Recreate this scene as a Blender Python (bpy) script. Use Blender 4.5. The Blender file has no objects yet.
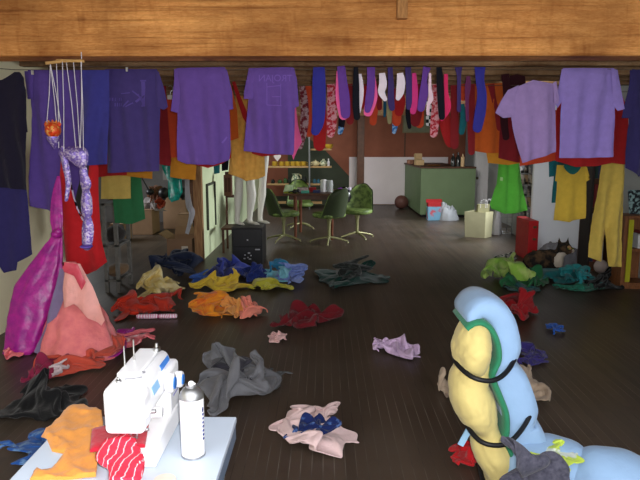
import bpy, bmesh, math, random
from mathutils import Vector, Matrix, noise
from mathutils.geometry import tessellate_polygon

C = bpy.context.scene.collection
PI = math.pi
F = 622.0
H = 1.6
PITCH = math.atan(97 / F)
YAW = math.atan(5 / F)
RC = Matrix.Rotation(YAW, 3, 'Z') @ Matrix.Rotation(PI / 2 - PITCH, 3, 'X')
EYE = Vector((0, 0, H))


def nvec(p):
    p = Vector(p)
    return Vector((noise.noise(p + Vector((31.7, 2.1, 5.3))), noise.noise(p + Vector((-7.9, 17.3, 3.7))), noise.noise(p + Vector((11.3, -5.9, 23.1)))))


def ray(x, y):
    return RC @ Vector(((x - 320) / F, (240 - y) / F, -1))


def PH(x, y, h=0.0):
    r = ray(x, y)
    return EYE + r * ((h - H) / r.z)


def PY(x, y, Y):
    r = ray(x, y)
    return EYE + r * (Y / r.y)


# ------------------------------------------------------------------ materials
def lin(c):
    c = c / 255.0
    return c / 12.92 if c <= 0.04045 else ((c + 0.055) / 1.055) ** 2.4


def col(rgb, k=1.0):
    return tuple(min(0.92, lin(v) * k) for v in rgb) + (1.0,)


MATS = {}


def mat(name, rgb, k=1.0, rough=0.85, metal=0.0, var=0.12, vscale=18.0, rgb2=None, kind='noise', bump=0.0, bscale=120.0, sheen=0.0, thr=None, spec=0.3, stretch=None, emit=0.0):
    if name in MATS:
        return MATS[name]
    m = bpy.data.materials.new(name)
    m.use_nodes = True
    nt = m.node_tree
    b = nt.nodes['Principled BSDF']
    b.inputs['Roughness'].default_value = rough
    b.inputs['Metallic'].default_value = metal
    b.inputs['Specular IOR Level'].default_value = spec
    if sheen:
        b.inputs['Sheen Weight'].default_value = sheen
    c1 = col(rgb, k)
    c2 = col(rgb2, k) if rgb2 else tuple(v * (1 - var) for v in c1[:3]) + (1,)
    tc = nt.nodes.new('ShaderNodeTexCoord')
    src = tc.outputs['Object']
    if stretch:
        mp = nt.nodes.new('ShaderNodeMapping')
        mp.inputs['Scale'].default_value = stretch
        nt.links.new(src, mp.inputs['Vector'])
        src = mp.outputs['Vector']
    if kind == 'voronoi':
        t = nt.nodes.new('ShaderNodeTexVoronoi')
        t.inputs['Scale'].default_value = vscale
        nt.links.new(src, t.inputs['Vector'])
        sep = nt.nodes.new('ShaderNodeSeparateColor')
        nt.links.new(t.outputs['Color'], sep.inputs[0])
        fac = sep.outputs[0]
    elif kind == 'check':
        t = nt.nodes.new('ShaderNodeTexChecker')
        t.inputs['Scale'].default_value = vscale
        t.inputs['Color1'].default_value = (1, 1, 1, 1)
        t.inputs['Color2'].default_value = (0, 0, 0, 1)
        nt.links.new(src, t.inputs['Vector'])
        fac = t.outputs['Fac']
    elif kind == 'wave':
        t = nt.nodes.new('ShaderNodeTexWave')
        t.inputs['Scale'].default_value = vscale
        t.inputs['Distortion'].default_value = 6
        t.inputs['Detail'].default_value = 3
        nt.links.new(src, t.inputs['Vector'])
        fac = t.outputs['Fac']
    else:
        t = nt.nodes.new('ShaderNodeTexNoise')
        t.inputs['Scale'].default_value = vscale
        t.inputs['Detail'].default_value = 4
        nt.links.new(src, t.inputs['Vector'])
        fac = t.outputs['Fac']
    rp = nt.nodes.new('ShaderNodeValToRGB')
    lo, hi = thr if thr else (0.3, 0.7)
    rp.color_ramp.elements[0].position = lo
    rp.color_ramp.elements[1].position = hi
    rp.color_ramp.elements[0].color = c2
    rp.color_ramp.elements[1].color = c1
    nt.links.new(fac, rp.inputs[0])
    nt.links.new(rp.outputs[0], b.inputs['Base Color'])
    if emit:
        nt.links.new(rp.outputs[0], b.inputs['Emission Color'])
        b.inputs['Emission Strength'].default_value = emit
    if bump:
        n2 = nt.nodes.new('ShaderNodeTexNoise')
        n2.inputs['Scale'].default_value = bscale
        n2.inputs['Detail'].default_value = 3
        nt.links.new(src, n2.inputs['Vector'])
        bp = nt.nodes.new('ShaderNodeBump')
        bp.inputs['Strength'].default_value = bump
        bp.inputs['Distance'].default_value = 0.01
        nt.links.new(n2.outputs['Fac'], bp.inputs['Height'])
        nt.links.new(bp.outputs['Normal'], b.inputs['Normal'])
    MATS[name] = m
    return m


KC = 1.2   # seen colour of far cloth -> its own colour


def dull(c, a=.16):
    g = .3 * c[0] + .59 * c[1] + .11 * c[2]
    return tuple(v * (1 - a) + g * a for v in c)


def fab(name, rgb, k=KC, **kw):
    rgb = dull(rgb)
    if kw.get('rgb2'):
        kw['rgb2'] = dull(kw['rgb2'])
    kw.setdefault('bump', 0.25)
    kw.setdefault('bscale', 60)
    kw.setdefault('sheen', 0.15)
    return mat('fabric_' + name, rgb, k, rough=0.92, spec=0.1, **kw)


def satin(name, rgb, k=KC, rough=0.38, **kw):
    return mat('satin_' + name, rgb, k, rough=rough, spec=0.5, bump=0.5, bscale=35, **kw)


# ------------------------------------------------------------------ objects
def settag(o, label=None, cat=None, group=None, kind=None):
    if label:
        o['label'] = label
    if cat:
        o['category'] = cat
    if group:
        o['group'] = group
    if kind:
        o['kind'] = kind
    return o


def thing(name, label, cat, loc, group=None, rz=0.0):
    o = bpy.data.objects.new(name, None)
    o.empty_display_size = 0.1
    o.location = loc
    o.rotation_euler = (0, 0, rz)
    C.objects.link(o)
    return settag(o, label, cat, group)


def abs_loc(p):
    v = Vector((0, 0, 0))
    while p:
        v += p.location
        p = p.parent
    return v


def mesh_obj(name, verts, faces, m, parent=None, local=False, smooth=True, angle=50, bevel=0.0, bseg=2):
    """link a mesh; verts are world coordinates (origin at base centre) unless local"""
    me = bpy.data.meshes.new(name)
    verts = [Vector(v) for v in verts]
    off = Vector((0, 0, 0))
    if not local:
        if parent:
            off = abs_loc(parent)
        else:
            xs = [v.x for v in verts]; ys = [v.y for v in verts]; zs = [v.z for v in verts]
            off = Vector(((min(xs) + max(xs)) / 2, (min(ys) + max(ys)) / 2, min(zs)))
    me.from_pydata([v - off for v in verts], [], faces)
    me.validate()
    bm = bmesh.new(); bm.from_mesh(me)
    bmesh.ops.recalc_face_normals(bm, faces=bm.faces)
    bm.to_mesh(me); bm.free()
    if smooth:
        me.shade_smooth()
        me.set_sharp_from_angle(angle=math.radians(angle))
    if m:
        me.materials.append(m)
    o = bpy.data.objects.new(name, me)
    C.objects.link(o)
    if parent:
        o.parent = parent
    elif not local:
        o.location = off
    if bevel:
        md = o.modifiers.new('bevel', 'BEVEL')
        md.width = bevel
        md.segments = bseg
        md.limit_method = 'ANGLE'
        md.angle_limit = math.radians(40)
    return o


class MB:
    def __init__(s):
        s.v = []; s.f = []

    def add(s, vs, fs):
        n = len(s.v)
        s.v += [Vector(v) for v in vs]
        s.f += [tuple(i + n for i in f) for f in fs]
        return s

    def box(s, lo, hi, rot=None, piv=None):
        x0, y0, z0 = lo; x1, y1, z1 = hi
        vs = [Vector(p) for p in ((x0, y0, z0), (x1, y0, z0), (x1, y1, z0), (x0, y1, z0), (x0, y0, z1), (x1, y0, z1), (x1, y1, z1), (x0, y1, z1))]
        if rot is not None:
            pv = Vector(piv) if piv is not None else sum(vs, Vector()) / 8
            vs = [rot @ (v - pv) + pv for v in vs]
        return s.add(vs, [(0, 3, 2, 1), (4, 5, 6, 7), (0, 1, 5, 4), (1, 2, 6, 5), (2, 3, 7, 6), (3, 0, 4, 7)])

    def tube(s, pts, r, n=8, closed=False):
        pts = [Vector(p) for p in pts]
        rs = r if isinstance(r, (list, tuple)) else [r] * len(pts)
        vs = []; fs = []
        N = len(pts)
        for i, p in enumerate(pts):
            if closed:
                t = pts[(i + 1) % N] - pts[i - 1]
            else:
                t = pts[min(i + 1, N - 1)] - pts[max(i - 1, 0)]
            if t.length < 1e-9:
                t = Vector((0, 0, 1))
            t.normalize()
            a = Vector((0, 0, 1)) if abs(t.z) < 0.9 else Vector((1, 0, 0))
            u = t.cross(a).normalized(); w = t.cross(u)
            for j in range(n):
                an = 2 * PI * j / n
                vs.append(p + (u * math.cos(an) + w * math.sin(an)) * rs[i])
        M = N if closed else N - 1
        for i in range(M):
            for j in range(n):
                a = i * n + j; b = i * n + (j + 1) % n
                c = ((i + 1) % N) * n + (j + 1) % n; d = ((i + 1) % N) * n + j
                fs.append((a, b, c, d))
        if not closed:
            fs.append(tuple(range(n)))
            fs.append(tuple(reversed(range((N - 1) * n, N * n))))
        return s.add(vs, fs)

    def lathe(s, prof, c=(0, 0, 0), n=24, sx=1, sy=1):
        vs = []; fs = []
        c = Vector(c)
        for r, z in prof:
            for j in range(n):
                a = 2 * PI * j / n
                vs.append(c + Vector((r * math.cos(a) * sx, r * math.sin(a) * sy, z)))
        for i in range(len(prof) - 1):
            for j in range(n):
                fs.append((i * n + j, i * n + (j + 1) % n, (i + 1) * n + (j + 1) % n, (i + 1) * n + j))
        fs.append(tuple(reversed(range(n))))
        fs.append(tuple(range((len(prof) - 1) * n, len(prof) * n)))
        return s.add(vs, fs)

    def ball(s, c, r, n=14, rot=None):
        rx, ry, rz = r if isinstance(r, (tuple, list)) else (r, r, r)
        vs = []; fs = []
        c = Vector(c)
        m_ = n // 2
        for i in range(m_ + 1):
            th = PI * (0.02 + 0.96 * i / m_)
            for j in range(n):
                a = 2 * PI * j / n
                v = Vector((rx * math.sin(th) * math.cos(a), ry * math.sin(th) * math.sin(a), rz * math.cos(th)))
                vs.append(c + (rot @ v if rot is not None else v))
        for i in range(m_):
            for j in range(n):
                fs.append((i * n + j, (i + 1) * n + j, (i + 1) * n + (j + 1) % n, i * n + (j + 1) % n))
        fs.append(tuple(range(n)))
        fs.append(tuple(reversed(range(m_ * n, (m_ + 1) * n))))
        return s.add(vs, fs)

    def prism(s, poly, y0, y1):
        """poly: (x, z) outline extruded along y"""
        n = len(poly)
        vs = [(x, y0, z) for x, z in poly] + [(x, y1, z) for x, z in poly]
        fs = [tuple(range(n)), tuple(reversed(range(n, 2 * n)))] + [(i, i + n, (i + 1) % n + n, (i + 1) % n) for i in range(n)]
        return s.add(vs, fs)

    def build(s, name, m, parent=None, **kw):
        return mesh_obj(name, s.v, s.f, m, parent, **kw)


def remesh(o, size, sm=4):
    """fuse the overlapping lumps of a body into one continuous skin"""
    md = o.modifiers.new('r', 'REMESH'); md.mode = 'VOXEL'; md.voxel_size = size; md.use_smooth_shade = True
    s2 = o.modifiers.new('s', 'SMOOTH'); s2.factor = 0.6; s2.iterations = sm
    dg = bpy.context.evaluated_depsgraph_get()
    me = bpy.data.meshes.new_from_object(o.evaluated_get(dg))
    o.modifiers.clear()
    mats = [m for m in o.data.materials]
    o.data = me
    me.materials.clear()
    for m in mats:
        me.materials.append(m)
    me.shade_smooth()
    return o


def struct(name, mb, m, **kw):
    o = mb.build(name, m, **kw)
    o['kind'] = 'structure'
    return o


def smooth_poly(pts, it=2):
    for _ in range(it):
        q = []
        n = len(pts)
        for i in range(n):
            a = pts[i]; b = pts[(i + 1) % n]
            q.append((a[0] * .75 + b[0] * .25, a[1] * .75 + b[1] * .25))
            q.append((a[0] * .25 + b[0] * .75, a[1] * .25 + b[1] * .75))
        pts = q
    return pts


def ribbon(c, cap=True):
    """centre line [(x, y, width)] in picture units -> closed outline with a rounded lower end"""
    L = []; R = []
    n = len(c)
    # resample
    fine = []
    for i in range(n - 1):
        for k in range(5):
            t = k / 5
            p0 = c[max(i - 1, 0)]; p1 = c[i]; p2 = c[i + 1]; p3 = c[min(i + 2, n - 1)]
            fine.append(tuple(0.5 * (2 * p1[q] + (p2[q] - p0[q]) * t + (2 * p0[q] - 5 * p1[q] + 4 * p2[q] - p3[q]) * t * t + (3 * p1[q] - p0[q] - 3 * p2[q] + p3[q]) * t ** 3) for q in range(3)))
    fine.append(c[-1])
    for i, (x, y, w) in enumerate(fine):
        a = fine[max(i - 1, 0)]; b = fine[min(i + 1, len(fine) - 1)]
        dx, dy = b[0] - a[0], b[1] - a[1]
        l = math.hypot(dx, dy) or 1
        nx, ny = -dy / l, dx / l
        L.append((x + nx * w / 2, y + ny * w / 2)); R.append((x - nx * w / 2, y - ny * w / 2))
    x, y, w = fine[-1]
    capv = []
    if cap:
        a = fine[-2]
        dx, dy = x - a[0], y - a[1]
        l = math.hypot(dx, dy) or 1
        dx, dy = dx / l, dy / l
        for k in range(1, 6):
            an = PI * k / 6
            capv.append((x - dy * w / 2 * math.cos(an) + dx * w / 2 * math.sin(an), y + dx * w / 2 * math.cos(an) + dy * w / 2 * math.sin(an)))
    return L + capv + R[::-1]


def sheet(name, px, Y, m, parent=None, T=0.02, fold=0.012, freq=7.0, cell=0.03, seed=0.0, sag=0.0, top=None):
    """a piece of cloth hanging in the plane y=Y: front and back layer joined along the outline, with folds that deepen downwards"""
    P = [PY(x, y, Y) for x, y in px]
    poly = [(p.x, p.z) for p in P]
    zt = max(z for x, z in poly); zb = min(z for x, z in poly)
    if top is not None:
        zt = top
    bm = bmesh.new()
    vs = [bm.verts.new((x, 0, z)) for x, z in poly]
    for tri in tessellate_polygon([[Vector((x, z, 0)) for x, z in poly]]):
        try:
            bm.faces.new([vs[i] for i in tri])
        except ValueError:
            pass
    xs = [x for x, z in poly]
    x = min(xs) + cell * 0.5
    while x < max(xs):
        g = list(bm.verts) + list(bm.edges) + list(bm.faces)
        bmesh.ops.bisect_plane(bm, geom=g, dist=1e-5, plane_co=(x, 0, 0), plane_no=(1, 0, 0))
        x += cell
    z = zb + cell * 0.75
    while z < max(z for x, z in poly):
        g = list(bm.verts) + list(bm.edges) + list(bm.faces)
        bmesh.ops.bisect_plane(bm, geom=g, dist=1e-5, plane_co=(0, 0, z), plane_no=(0, 0, 1))
        z += cell * 1.5
    bmesh.ops.remove_doubles(bm, verts=bm.verts, dist=1e-4)
    bm.verts.ensure_lookup_table(); bm.verts.index_update()
    segs = [(poly[i], poly[(i + 1) % len(poly)]) for i in range(len(poly))]

    def edge_d(x, z):
        d = 9
        for (ax, az), (bx, bz) in segs:
            ux, uz = bx - ax, bz - az
            l2 = ux * ux + uz * uz or 1e-9
            t = max(0, min(1, ((x - ax) * ux + (z - az) * uz) / l2))
            d = min(d, math.hypot(x - ax - ux * t, z - az - uz * t))
        return d

    def foldf(x, z):
        ramp = max(0, min(1, (zt - z) / 0.35)) * 0.85 + 0.15
        w = noise.noise(Vector((x * 1.3 + seed, z * 0.9, seed * 3.1)))
        a = math.sin(x * freq * 2 * PI + seed * 7 + w * 4.0)
        b = noise.noise(Vector((x * 9 + seed, z * 2.2, seed)))
        c = noise.noise(Vector((x * 16, z * 14, seed + 5)))
        return fold * ramp * (a * 0.7 + b * 1.2) + fold * 0.35 * c

    n = len(bm.verts)
    isb = [v.is_boundary for v in bm.verts]
    fr = []; back = [0] * n
    for v in bm.verts:
        d = 0 if isb[v.index] else edge_d(v.co.x, v.co.z)
        o = T * 0.5 * (1 - math.exp(-d / 0.025))
        f = foldf(v.co.x, v.co.z)
        fr.append(Vector((v.co.x, Y + f - o, v.co.z)))
    verts = list(fr)
    for v in bm.verts:
        if isb[v.index]:
            back[v.index] = v.index
        else:
            back[v.index] = len(verts)
            d = edge_d(v.co.x, v.co.z)
            o = T * 0.5 * (1 - math.exp(-d / 0.025))
            verts.append(Vector((v.co.x, Y + foldf(v.co.x, v.co.z) + o, v.co.z)))
    faces = []
    for f in bm.faces:
        ids = [v.index for v in f.verts]
        faces.append(tuple(ids))
        bk = tuple(back[i] for i in reversed(ids))
        if set(bk) != set(ids):
            faces.append(bk)
    bm.free()
    ob = mesh_obj(name, verts, faces, m, parent, angle=80)
    ob['_f'] = 0
    del ob['_f']
    return ob, (lambda x, z: Y + foldf(x, z) - T * 0.5 * (1 - math.exp(-edge_d(x, z) / 0.025)))


def garment(name, label, cat, px, Y, m, group=None, **kw):
    o, f = sheet(name, px, Y, m, None, **kw)
    settag(o, label, cat, group)
    return o


# ------------------------------------------------------------------ crumpled garments: cloth dropped on a floor
def drop_garments(kinds, N=38, frames=42):
    sc = bpy.context.scene
    sc.frame_start = 1; sc.frame_end = frames
    fl = bpy.data.meshes.new('f'); fl.from_pydata([(-60, -6, 0), (60, -6, 0), (60, 6, 0), (-60, 6, 0)], [], [(0, 1, 2, 3)])
    fo = bpy.data.objects.new('f', fl); C.objects.link(fo)
    fo.modifiers.new('c', 'COLLISION'); fo.collision.thickness_outer = .01; fo.collision.cloth_friction = 20
    obs = []; lumps = []
    for k, (seed, sx, sy, A, lift, shirt, lump) in enumerate(kinds):
        vs = []; fs = []
        if lump:
            lm = MB()
            lm.ball((k * 3 - 15, 0, 0), (lump, lump * .8, lump * .75), 24)
            rnd = random.Random(seed)
            for q_ in range(4):
                lm.ball((k * 3 - 15 + rnd.uniform(-.8, .8) * lump, rnd.uniform(-.6, .6) * lump, 0), (lump * .6, lump * .55, lump * rnd.uniform(.4, .7)), 16)
            lo_ = lm.build('lump', None, local=True)
            lo_.modifiers.new('c', 'COLLISION'); lo_.collision.thickness_outer = .012; lo_.collision.cloth_friction = 30
            lumps.append(lo_)
        for i in range(N + 1):
            for j in range(N + 1):
                x = (j / N - .5) * sx; y = (i / N - .5) * sy
                p = Vector((x * 2.2 + seed * 7.3, y * 2.2, seed * 2.1))
                w_ = nvec(p * .9)
                vs.append(Vector((x + w_.x * A * .6, y + w_.y * A * .6, lift + A * (noise.noise(p) + .5 * noise.noise(p * 2.3)))))
        for i in range(N):
            for j in range(N):
                a = i * (N + 1) + j
                ux, uy = (j + .5) / N - .5, (i + .5) / N - .5
                if shirt and abs(ux) > .28 and uy < .12:
                    continue
                fs.append((a, a + 1, a + N + 2, a + N + 1))
        used = sorted({i for f in fs for i in f}); mp = {u: n for n, u in enumerate(used)}
        mz = min(vs[u].z for u in used)
        me = bpy.data.meshes.new('h'); me.from_pydata([vs[u] - Vector((0, 0, mz - .03)) for u in used], [], [tuple(mp[i] for i in f) for f in fs])
        o = bpy.data.objects.new('h', me); C.objects.link(o); o.location = (k * 3 - 15, 0, 0)
        m = o.modifiers.new('cl', 'CLOTH'); st = m.settings
        st.quality = 6; st.mass = .15; st.tension_stiffness = 8; st.compression_stiffness = 8; st.shear_stiffness = 3; st.bending_stiffness = .08; st.air_damping = 1.5
        st.tension_damping = 10; st.compression_damping = 10; st.shear_damping = 5
        cs = m.collision_settings; cs.collision_quality = 3; cs.distance_min = .012; cs.use_self_collision = True; cs.self_distance_min = .012; cs.self_friction = 8
        m.point_cache.frame_start = 1; m.point_cache.frame_end = frames
        obs.append(o)
    for f in range(1, frames + 1):
        sc.frame_set(f)
    dg = bpy.context.evaluated_depsgraph_get()
    out = []
    for o in obs:
        me = bpy.data.meshes.new_from_object(o.evaluated_get(dg))
        v = [x.co.copy() for x in me.vertices]
        lo = [min(x[i] for x in v) for i in range(3)]; hi = [max(x[i] for x in v) for i in range(3)]
        if all(math.isfinite(q_) and abs(q_) < 8 for q_ in lo + hi):
            out.append((v, [tuple(p_.vertices) for p_ in me.polygons]))
        bpy.data.meshes.remove(me)
    sc.frame_set(1)
    for o in obs + lumps + [fo]:
        bpy.data.objects.remove(o)
    return out


HEAPS = []
try:
    HEAPS = drop_garments([(1, 1.2, 1.0, .5, .2, False, 0), (2, 1.0, 1.2, .6, .2, True, 0), (7, 1.1, 1.0, .65, .2, True, 0), (3, 1.3, .9, .45, .15, False, 0),
                           (4, .95, .95, .7, .35, True, .24), (5, .85, .8, .75, .35, False, .26), (6, .8, .9, .8, .35, True, .25), (8, .85, .85, .7, .35, False, .28), (9, .9, .8, .8, .35, False, .22)])
except Exception as e_:
    print('cloth drop failed', e_)


def heap_mesh(name, cx, cy, floor, W, D, h, seed, m, parent, full=False):
    pool = HEAPS[4:] if full and len(HEAPS) == 9 else HEAPS[:4]
    vs, fs = pool[seed % len(pool)]
    ang = (seed * 97) % 360
    R_ = Matrix.Rotation(math.radians(ang), 3, 'Z')
    best = None
    for k_ in range(12):      # turn it so that it is about as wide and deep as wanted
        q_ = [Matrix.Rotation(math.radians(ang + k_ * 30), 3, 'Z') @ v for v in vs]
        ex = max(v.x for v in q_) - min(v.x for v in q_); ey = max(v.y for v in q_) - min(v.y for v in q_)
        sc_ = abs(math.log((ex / ey) / (W / D)))
        if best is None or sc_ < best[0] - .05:
            best = (sc_, q_)
    q_ = best[1]
    def span(i, e):
        a = sorted(v[i] for v in q_)
        return a[int(len(a) * e)], a[int(len(a) * (1 - e)) - 1]
    x0, x1 = span(0, .022); y0, y1 = span(1, .03); z0, z1 = min(v.z for v in q_), span(2, .03)[1]
    th = .007
    vv = [Vector((cx + ((v.x - x0) / (x1 - x0) - .5) * W, cy + ((v.y - y0) / (y1 - y0) - .5) * D, floor + th + .002 + (v.z - z0) / (z1 - z0) * (h * (1.02 if full else 1.0) - th))) for v in q_]
    o = mesh_obj(name, vv, fs, m, parent, angle=180)
    sd = o.modifiers.new('thickness', 'SOLIDIFY'); sd.thickness = th; sd.offset = 0
    sb = o.modifiers.new('smooth', 'SUBSURF'); sb.levels = 1; sb.render_levels = 1
    return o


def pile(name, label, cat, x0, x1, yt, yb, m, group=None, seed=1, hr=0.3, lob=0.3, floor=0.0, rings=26, seg=84, sc=0.3, parent=None, dmin=0.22, lobes=(), rough=1.0, soft=True, Yc=None):
    """a crumpled garment lying on the floor"""
    xm = (x0 + x1) / 2
    fr = PH(xm, yb, floor)
    dep = (fr - EYE).dot(RC @ Vector((0, 0, -1)))
    W = (x1 - x0) / F * dep
    h = hr * W
    for _ in range(60):
        c = PH(xm, yt, floor + h * 0.92)
        hd = (c.y - fr.y) * 0.92
        if hd < dmin * W:
            h *= 0.95
        elif hd > 0.75 * W:
            h *= 1.03
        else:
            break
    hd = max(hd, 0.12 * W)
    cx, cy = PH(xm, yb, floor).x, fr.y + hd
    if Yc:
        top = PY(xm, yt, Yc)
        cx, cy, h = top.x, Yc, top.z - floor
        W = (x1 - x0) / F * Yc * 1.03; hd = W * .5
    if HEAPS and soft:
        o = heap_mesh(name, cx, cy, floor, W, hd * 2, h, seed, m, parent, hr >= .285)
        return settag(o, label, cat, group) if label else o
    sd = Vector((seed * 3.71, seed * 1.93, seed * 0.77))

    def rad(th):
        p = Vector((math.cos(th), math.sin(th), 0))
        r = 1 + lob * noise.noise(p * 1.3 + sd) + lob * 0.6 * noise.noise(p * 3.5 + sd) + lob * 0.25 * noise.noise(p * 9 + sd)
        for (la, ll, lw) in lobes:
            d = (th - math.radians(la) + PI) % (2 * PI) - PI
            r += ll * math.exp(-(d / lw) ** 2)
        return r
    ths = [2 * PI * j / seg for j in range(seg)]
    rr = [rad(t) for t in ths]
    kx1 = max(r * math.cos(t) for r, t in zip(rr, ths)); kx0 = min(r * math.cos(t) for r, t in zip(rr, ths))
    ky0 = -min(r * math.sin(t) for r, t in zip(rr, ths))
    sxs = 2 / (kx1 - kx0); shx = -(kx1 + kx0) / 2
    fs = 2.2 / (W * sc)
    vs = []
    for i in range(1, rings + 1):
        q = i / rings
        for j in range(seg):
            r = rr[j] * q
            ux = (r * math.cos(ths[j]) + shx * q) * sxs
            uy = r * math.sin(ths[j]) / ky0
            x = cx + ux * W / 2; y = cy + uy * hd
            p = Vector((x, y, 0))
            wv = nvec(p * fs * 0.7 + sd)
            pw = p * fs + wv * 0.9 + sd
            n1 = 1 - abs(noise.noise(pw)) * 2.0
            n2 = 1 - abs(noise.noise(pw * 2.3 + Vector((4, 2, 1)))) * 2.0
            n3 = noise.noise(p * fs * 0.45 + sd * 2)
            env = max(0.0, 1 - q ** 2.6) ** 0.55
            core = (1 - min(1, q * max(0.7, rr[j] * 0.75)) ** 1.6)
            z = h * (env * (0.22 + 0.30 * core + rough * (0.26 * n1 + 0.12 * n2) + 0.28 * n3 + 0.12) + 0.0)
            z = max(z, 0.012 * (1 - q) + 0.003)
            dv = nvec(p * fs * 1.3 + sd * 1.7) * (0.06 * W * (1 - q ** 6))
            vs.append(Vector((x + dv.x, y + dv.y * 0.6, floor + z)))
    zs = [v.z - floor for v in vs]
    kz = h / max(zs)
    for v in vs:
        v.z = floor + (v.z - floor) * kz
    fsx = []
    for i in range(rings - 1):
        for j in range(seg):
            fsx.append((i * seg + j, (i + 1) * seg + j, (i + 1) * seg + (j + 1) % seg, i * seg + (j + 1) % seg))
    ci = len(vs)
    vs.append(Vector((sum(v.x for v in vs[:seg]) / seg, sum(v.y for v in vs[:seg]) / seg, sum(v.z for v in vs[:seg]) / seg)))
    for j in range(seg):
        fsx.append((ci, j, (j + 1) % seg))
    b0 = len(vs)
    for j in range(seg):
        v = vs[(rings - 1) * seg + j]
        vs.append(Vector((v.x, v.y, floor + 0.001)))
    for j in range(seg):
        a = (rings - 1) * seg + j; a2 = (rings - 1) * seg + (j + 1) % seg
        fsx.append((a, b0 + j, b0 + (j + 1) % seg, a2))
    fsx.append(tuple(b0 + j for j in reversed(range(seg))))
    o = mesh_obj(name, vs, fsx, m, parent, angle=85)
    if label:
        settag(o, label, cat, group)
    return o


def loft(sections, n=40, pleats=0, amp=0.0, seed=0.0):
    """sections: (centre, rx, ry, amp) from bottom to top"""
    vs = []; fs = []
    for k, (c, rx, ry, am) in enumerate(sections):
        c = Vector(c)
        for j in range(n):
            a = 2 * PI * j / n
            w = 1 + am * (math.sin(a * pleats + seed + 0.5 * math.sin(k * 0.8)) * 0.6 + noise.noise(Vector((math.cos(a) * 2.2, math.sin(a) * 2.2, k * 0.25 + seed))) * 1.2)
            vs.append(c + Vector((rx * w * math.cos(a), ry * w * math.sin(a), 0)))
    N = len(sections)
    for k in range(N - 1):
        for j in range(n):
            fs.append((k * n + j, k * n + (j + 1) % n, (k + 1) * n + (j + 1) % n, (k + 1) * n + j))
    fs.append(tuple(reversed(range(n)))); fs.append(tuple(range((N - 1) * n, N * n)))
    return MB().add(vs, fs)


def fine_sections(secs, per=6):
    out = []
    n = len(secs)
    flat = [tuple(Vector(c)) + (rx, ry, am) for c, rx, ry, am in secs]
    for i in range(n - 1):
        for k in range(per):
            t = k / per
            p0 = flat[max(i - 1, 0)]; p1 = flat[i]; p2 = flat[i + 1]; p3 = flat[min(i + 2, n - 1)]
            v = [0.5 * (2 * p1[q] + (p2[q] - p0[q]) * t + (2 * p0[q] - 5 * p1[q] + 4 * p2[q] - p3[q]) * t * t + (3 * p1[q] - p0[q] - 3 * p2[q] + p3[q]) * t ** 3) for q in range(6)]
            out.append((Vector(v[:3]), max(v[3], 0.004), max(v[4], 0.004), v[5]))
    out.append((Vector(flat[-1][:3]),) + flat[-1][3:])
    return out


def copy_tree(o, parent=None):
    c = o.copy(); C.objects.link(c)
    if parent:
        c.parent = parent
    for ch in list(o.children):
        copy_tree(ch, c)
    return c


# ------------------------------------------------------------------ camera, light
cam = bpy.data.cameras.new('camera'); co = bpy.data.objects.new('camera', cam); C.objects.link(co)
co.location = EYE; co.rotation_euler = (PI / 2 - PITCH, 0, YAW)
cam.sensor_width = 36; cam.lens = F / 640 * 36; cam.clip_start = 0.05
bpy.context.scene.camera = co
vs_ = bpy.context.scene.view_settings
vs_.view_transform = 'Standard'; vs_.look = 'None'; vs_.gamma = 1; vs_.exposure = 0.0; vs_.use_curve_mapping = False

w = bpy.data.worlds.new('world'); bpy.context.scene.world = w; w.use_nodes = True
w.node_tree.nodes['Background'].inputs[0].default_value = (0.93, 0.96, 1.0, 1)
w.node_tree.nodes['Background'].inputs[1].default_value = 2.9


def area(name, loc, aim, sx, sy, power, c=(1, 1, 1), spread=PI):
    l = bpy.data.lights.new(name, 'AREA'); l.shape = 'RECTANGLE'; l.size = sx; l.size_y = sy; l.energy = power; l.color = c; l.spread = spread
    o = bpy.data.objects.new(name, l); C.objects.link(o); o.location = loc
    o.rotation_euler = (Vector(aim) - Vector(loc)).to_track_quat('-Z', 'Y').to_euler()
    return o


# the camera's own flash
area('camera_flash', EYE + Vector((0.05, 0.0, 0.045)), EYE + RC @ Vector((0, 0, -10)) + Vector((0.05, 0, 0.045)), 0.03, 0.02, 62.0, (1.0, 0.97, 0.93))
# daylight entering by the window in the right wall
area('window_daylight', (3.50, 12.0, 1.45), (2.2, 11.75, 0.0), 1.0, 0.9, 40.0, (0.88, 0.95, 1.0), 1.6)
area('added_fill_right', (3.55, 9.85, 1.4), (0, 10.2, 0.9), 1.5, 1.2, 95.0, (0.95, 0.98, 1.0), 2.2)  # added fill hidden behind the white panel, lifts the rear; no window here
area('added_fill_left', (-4.9, 10.4, 1.6), (-2.5, 10.2, 0.6), 1.4, 1.1, 70.0, (0.92, 0.97, 1.0))  # added fill out of view in the left room; no window in that wall
# added fill lights without fixtures, brightening back wall, counter and white panel
area('added_fill_back_wall', (1.1, 12.6, 2.0), (0.8, 16.2, 0.7), 0.8, 0.25, 6.5, (1.0, 0.95, 0.9), 1.45)
area('added_fill_counter', (1.9, 10.6, 2.1), (2.5, 13.5, 0.4), 0.7, 0.25, 8.5, (1.0, 0.97, 0.93), 1.5)
area('added_fill_panel', (2.2, 7.2, 2.2), (3.2, 8.75, 1.0), 0.5, 0.2, 5.0, (1.0, 0.98, 0.95), 2.2)
area('added_fill_far_end', (-1.4, 14.2, 2.2), (0.4, 14.6, 0.4), 0.9, 0.9, 30.0, (0.95, 0.97, 1.0))  # added fill under the joists to brighten the far end; no doorway there


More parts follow.
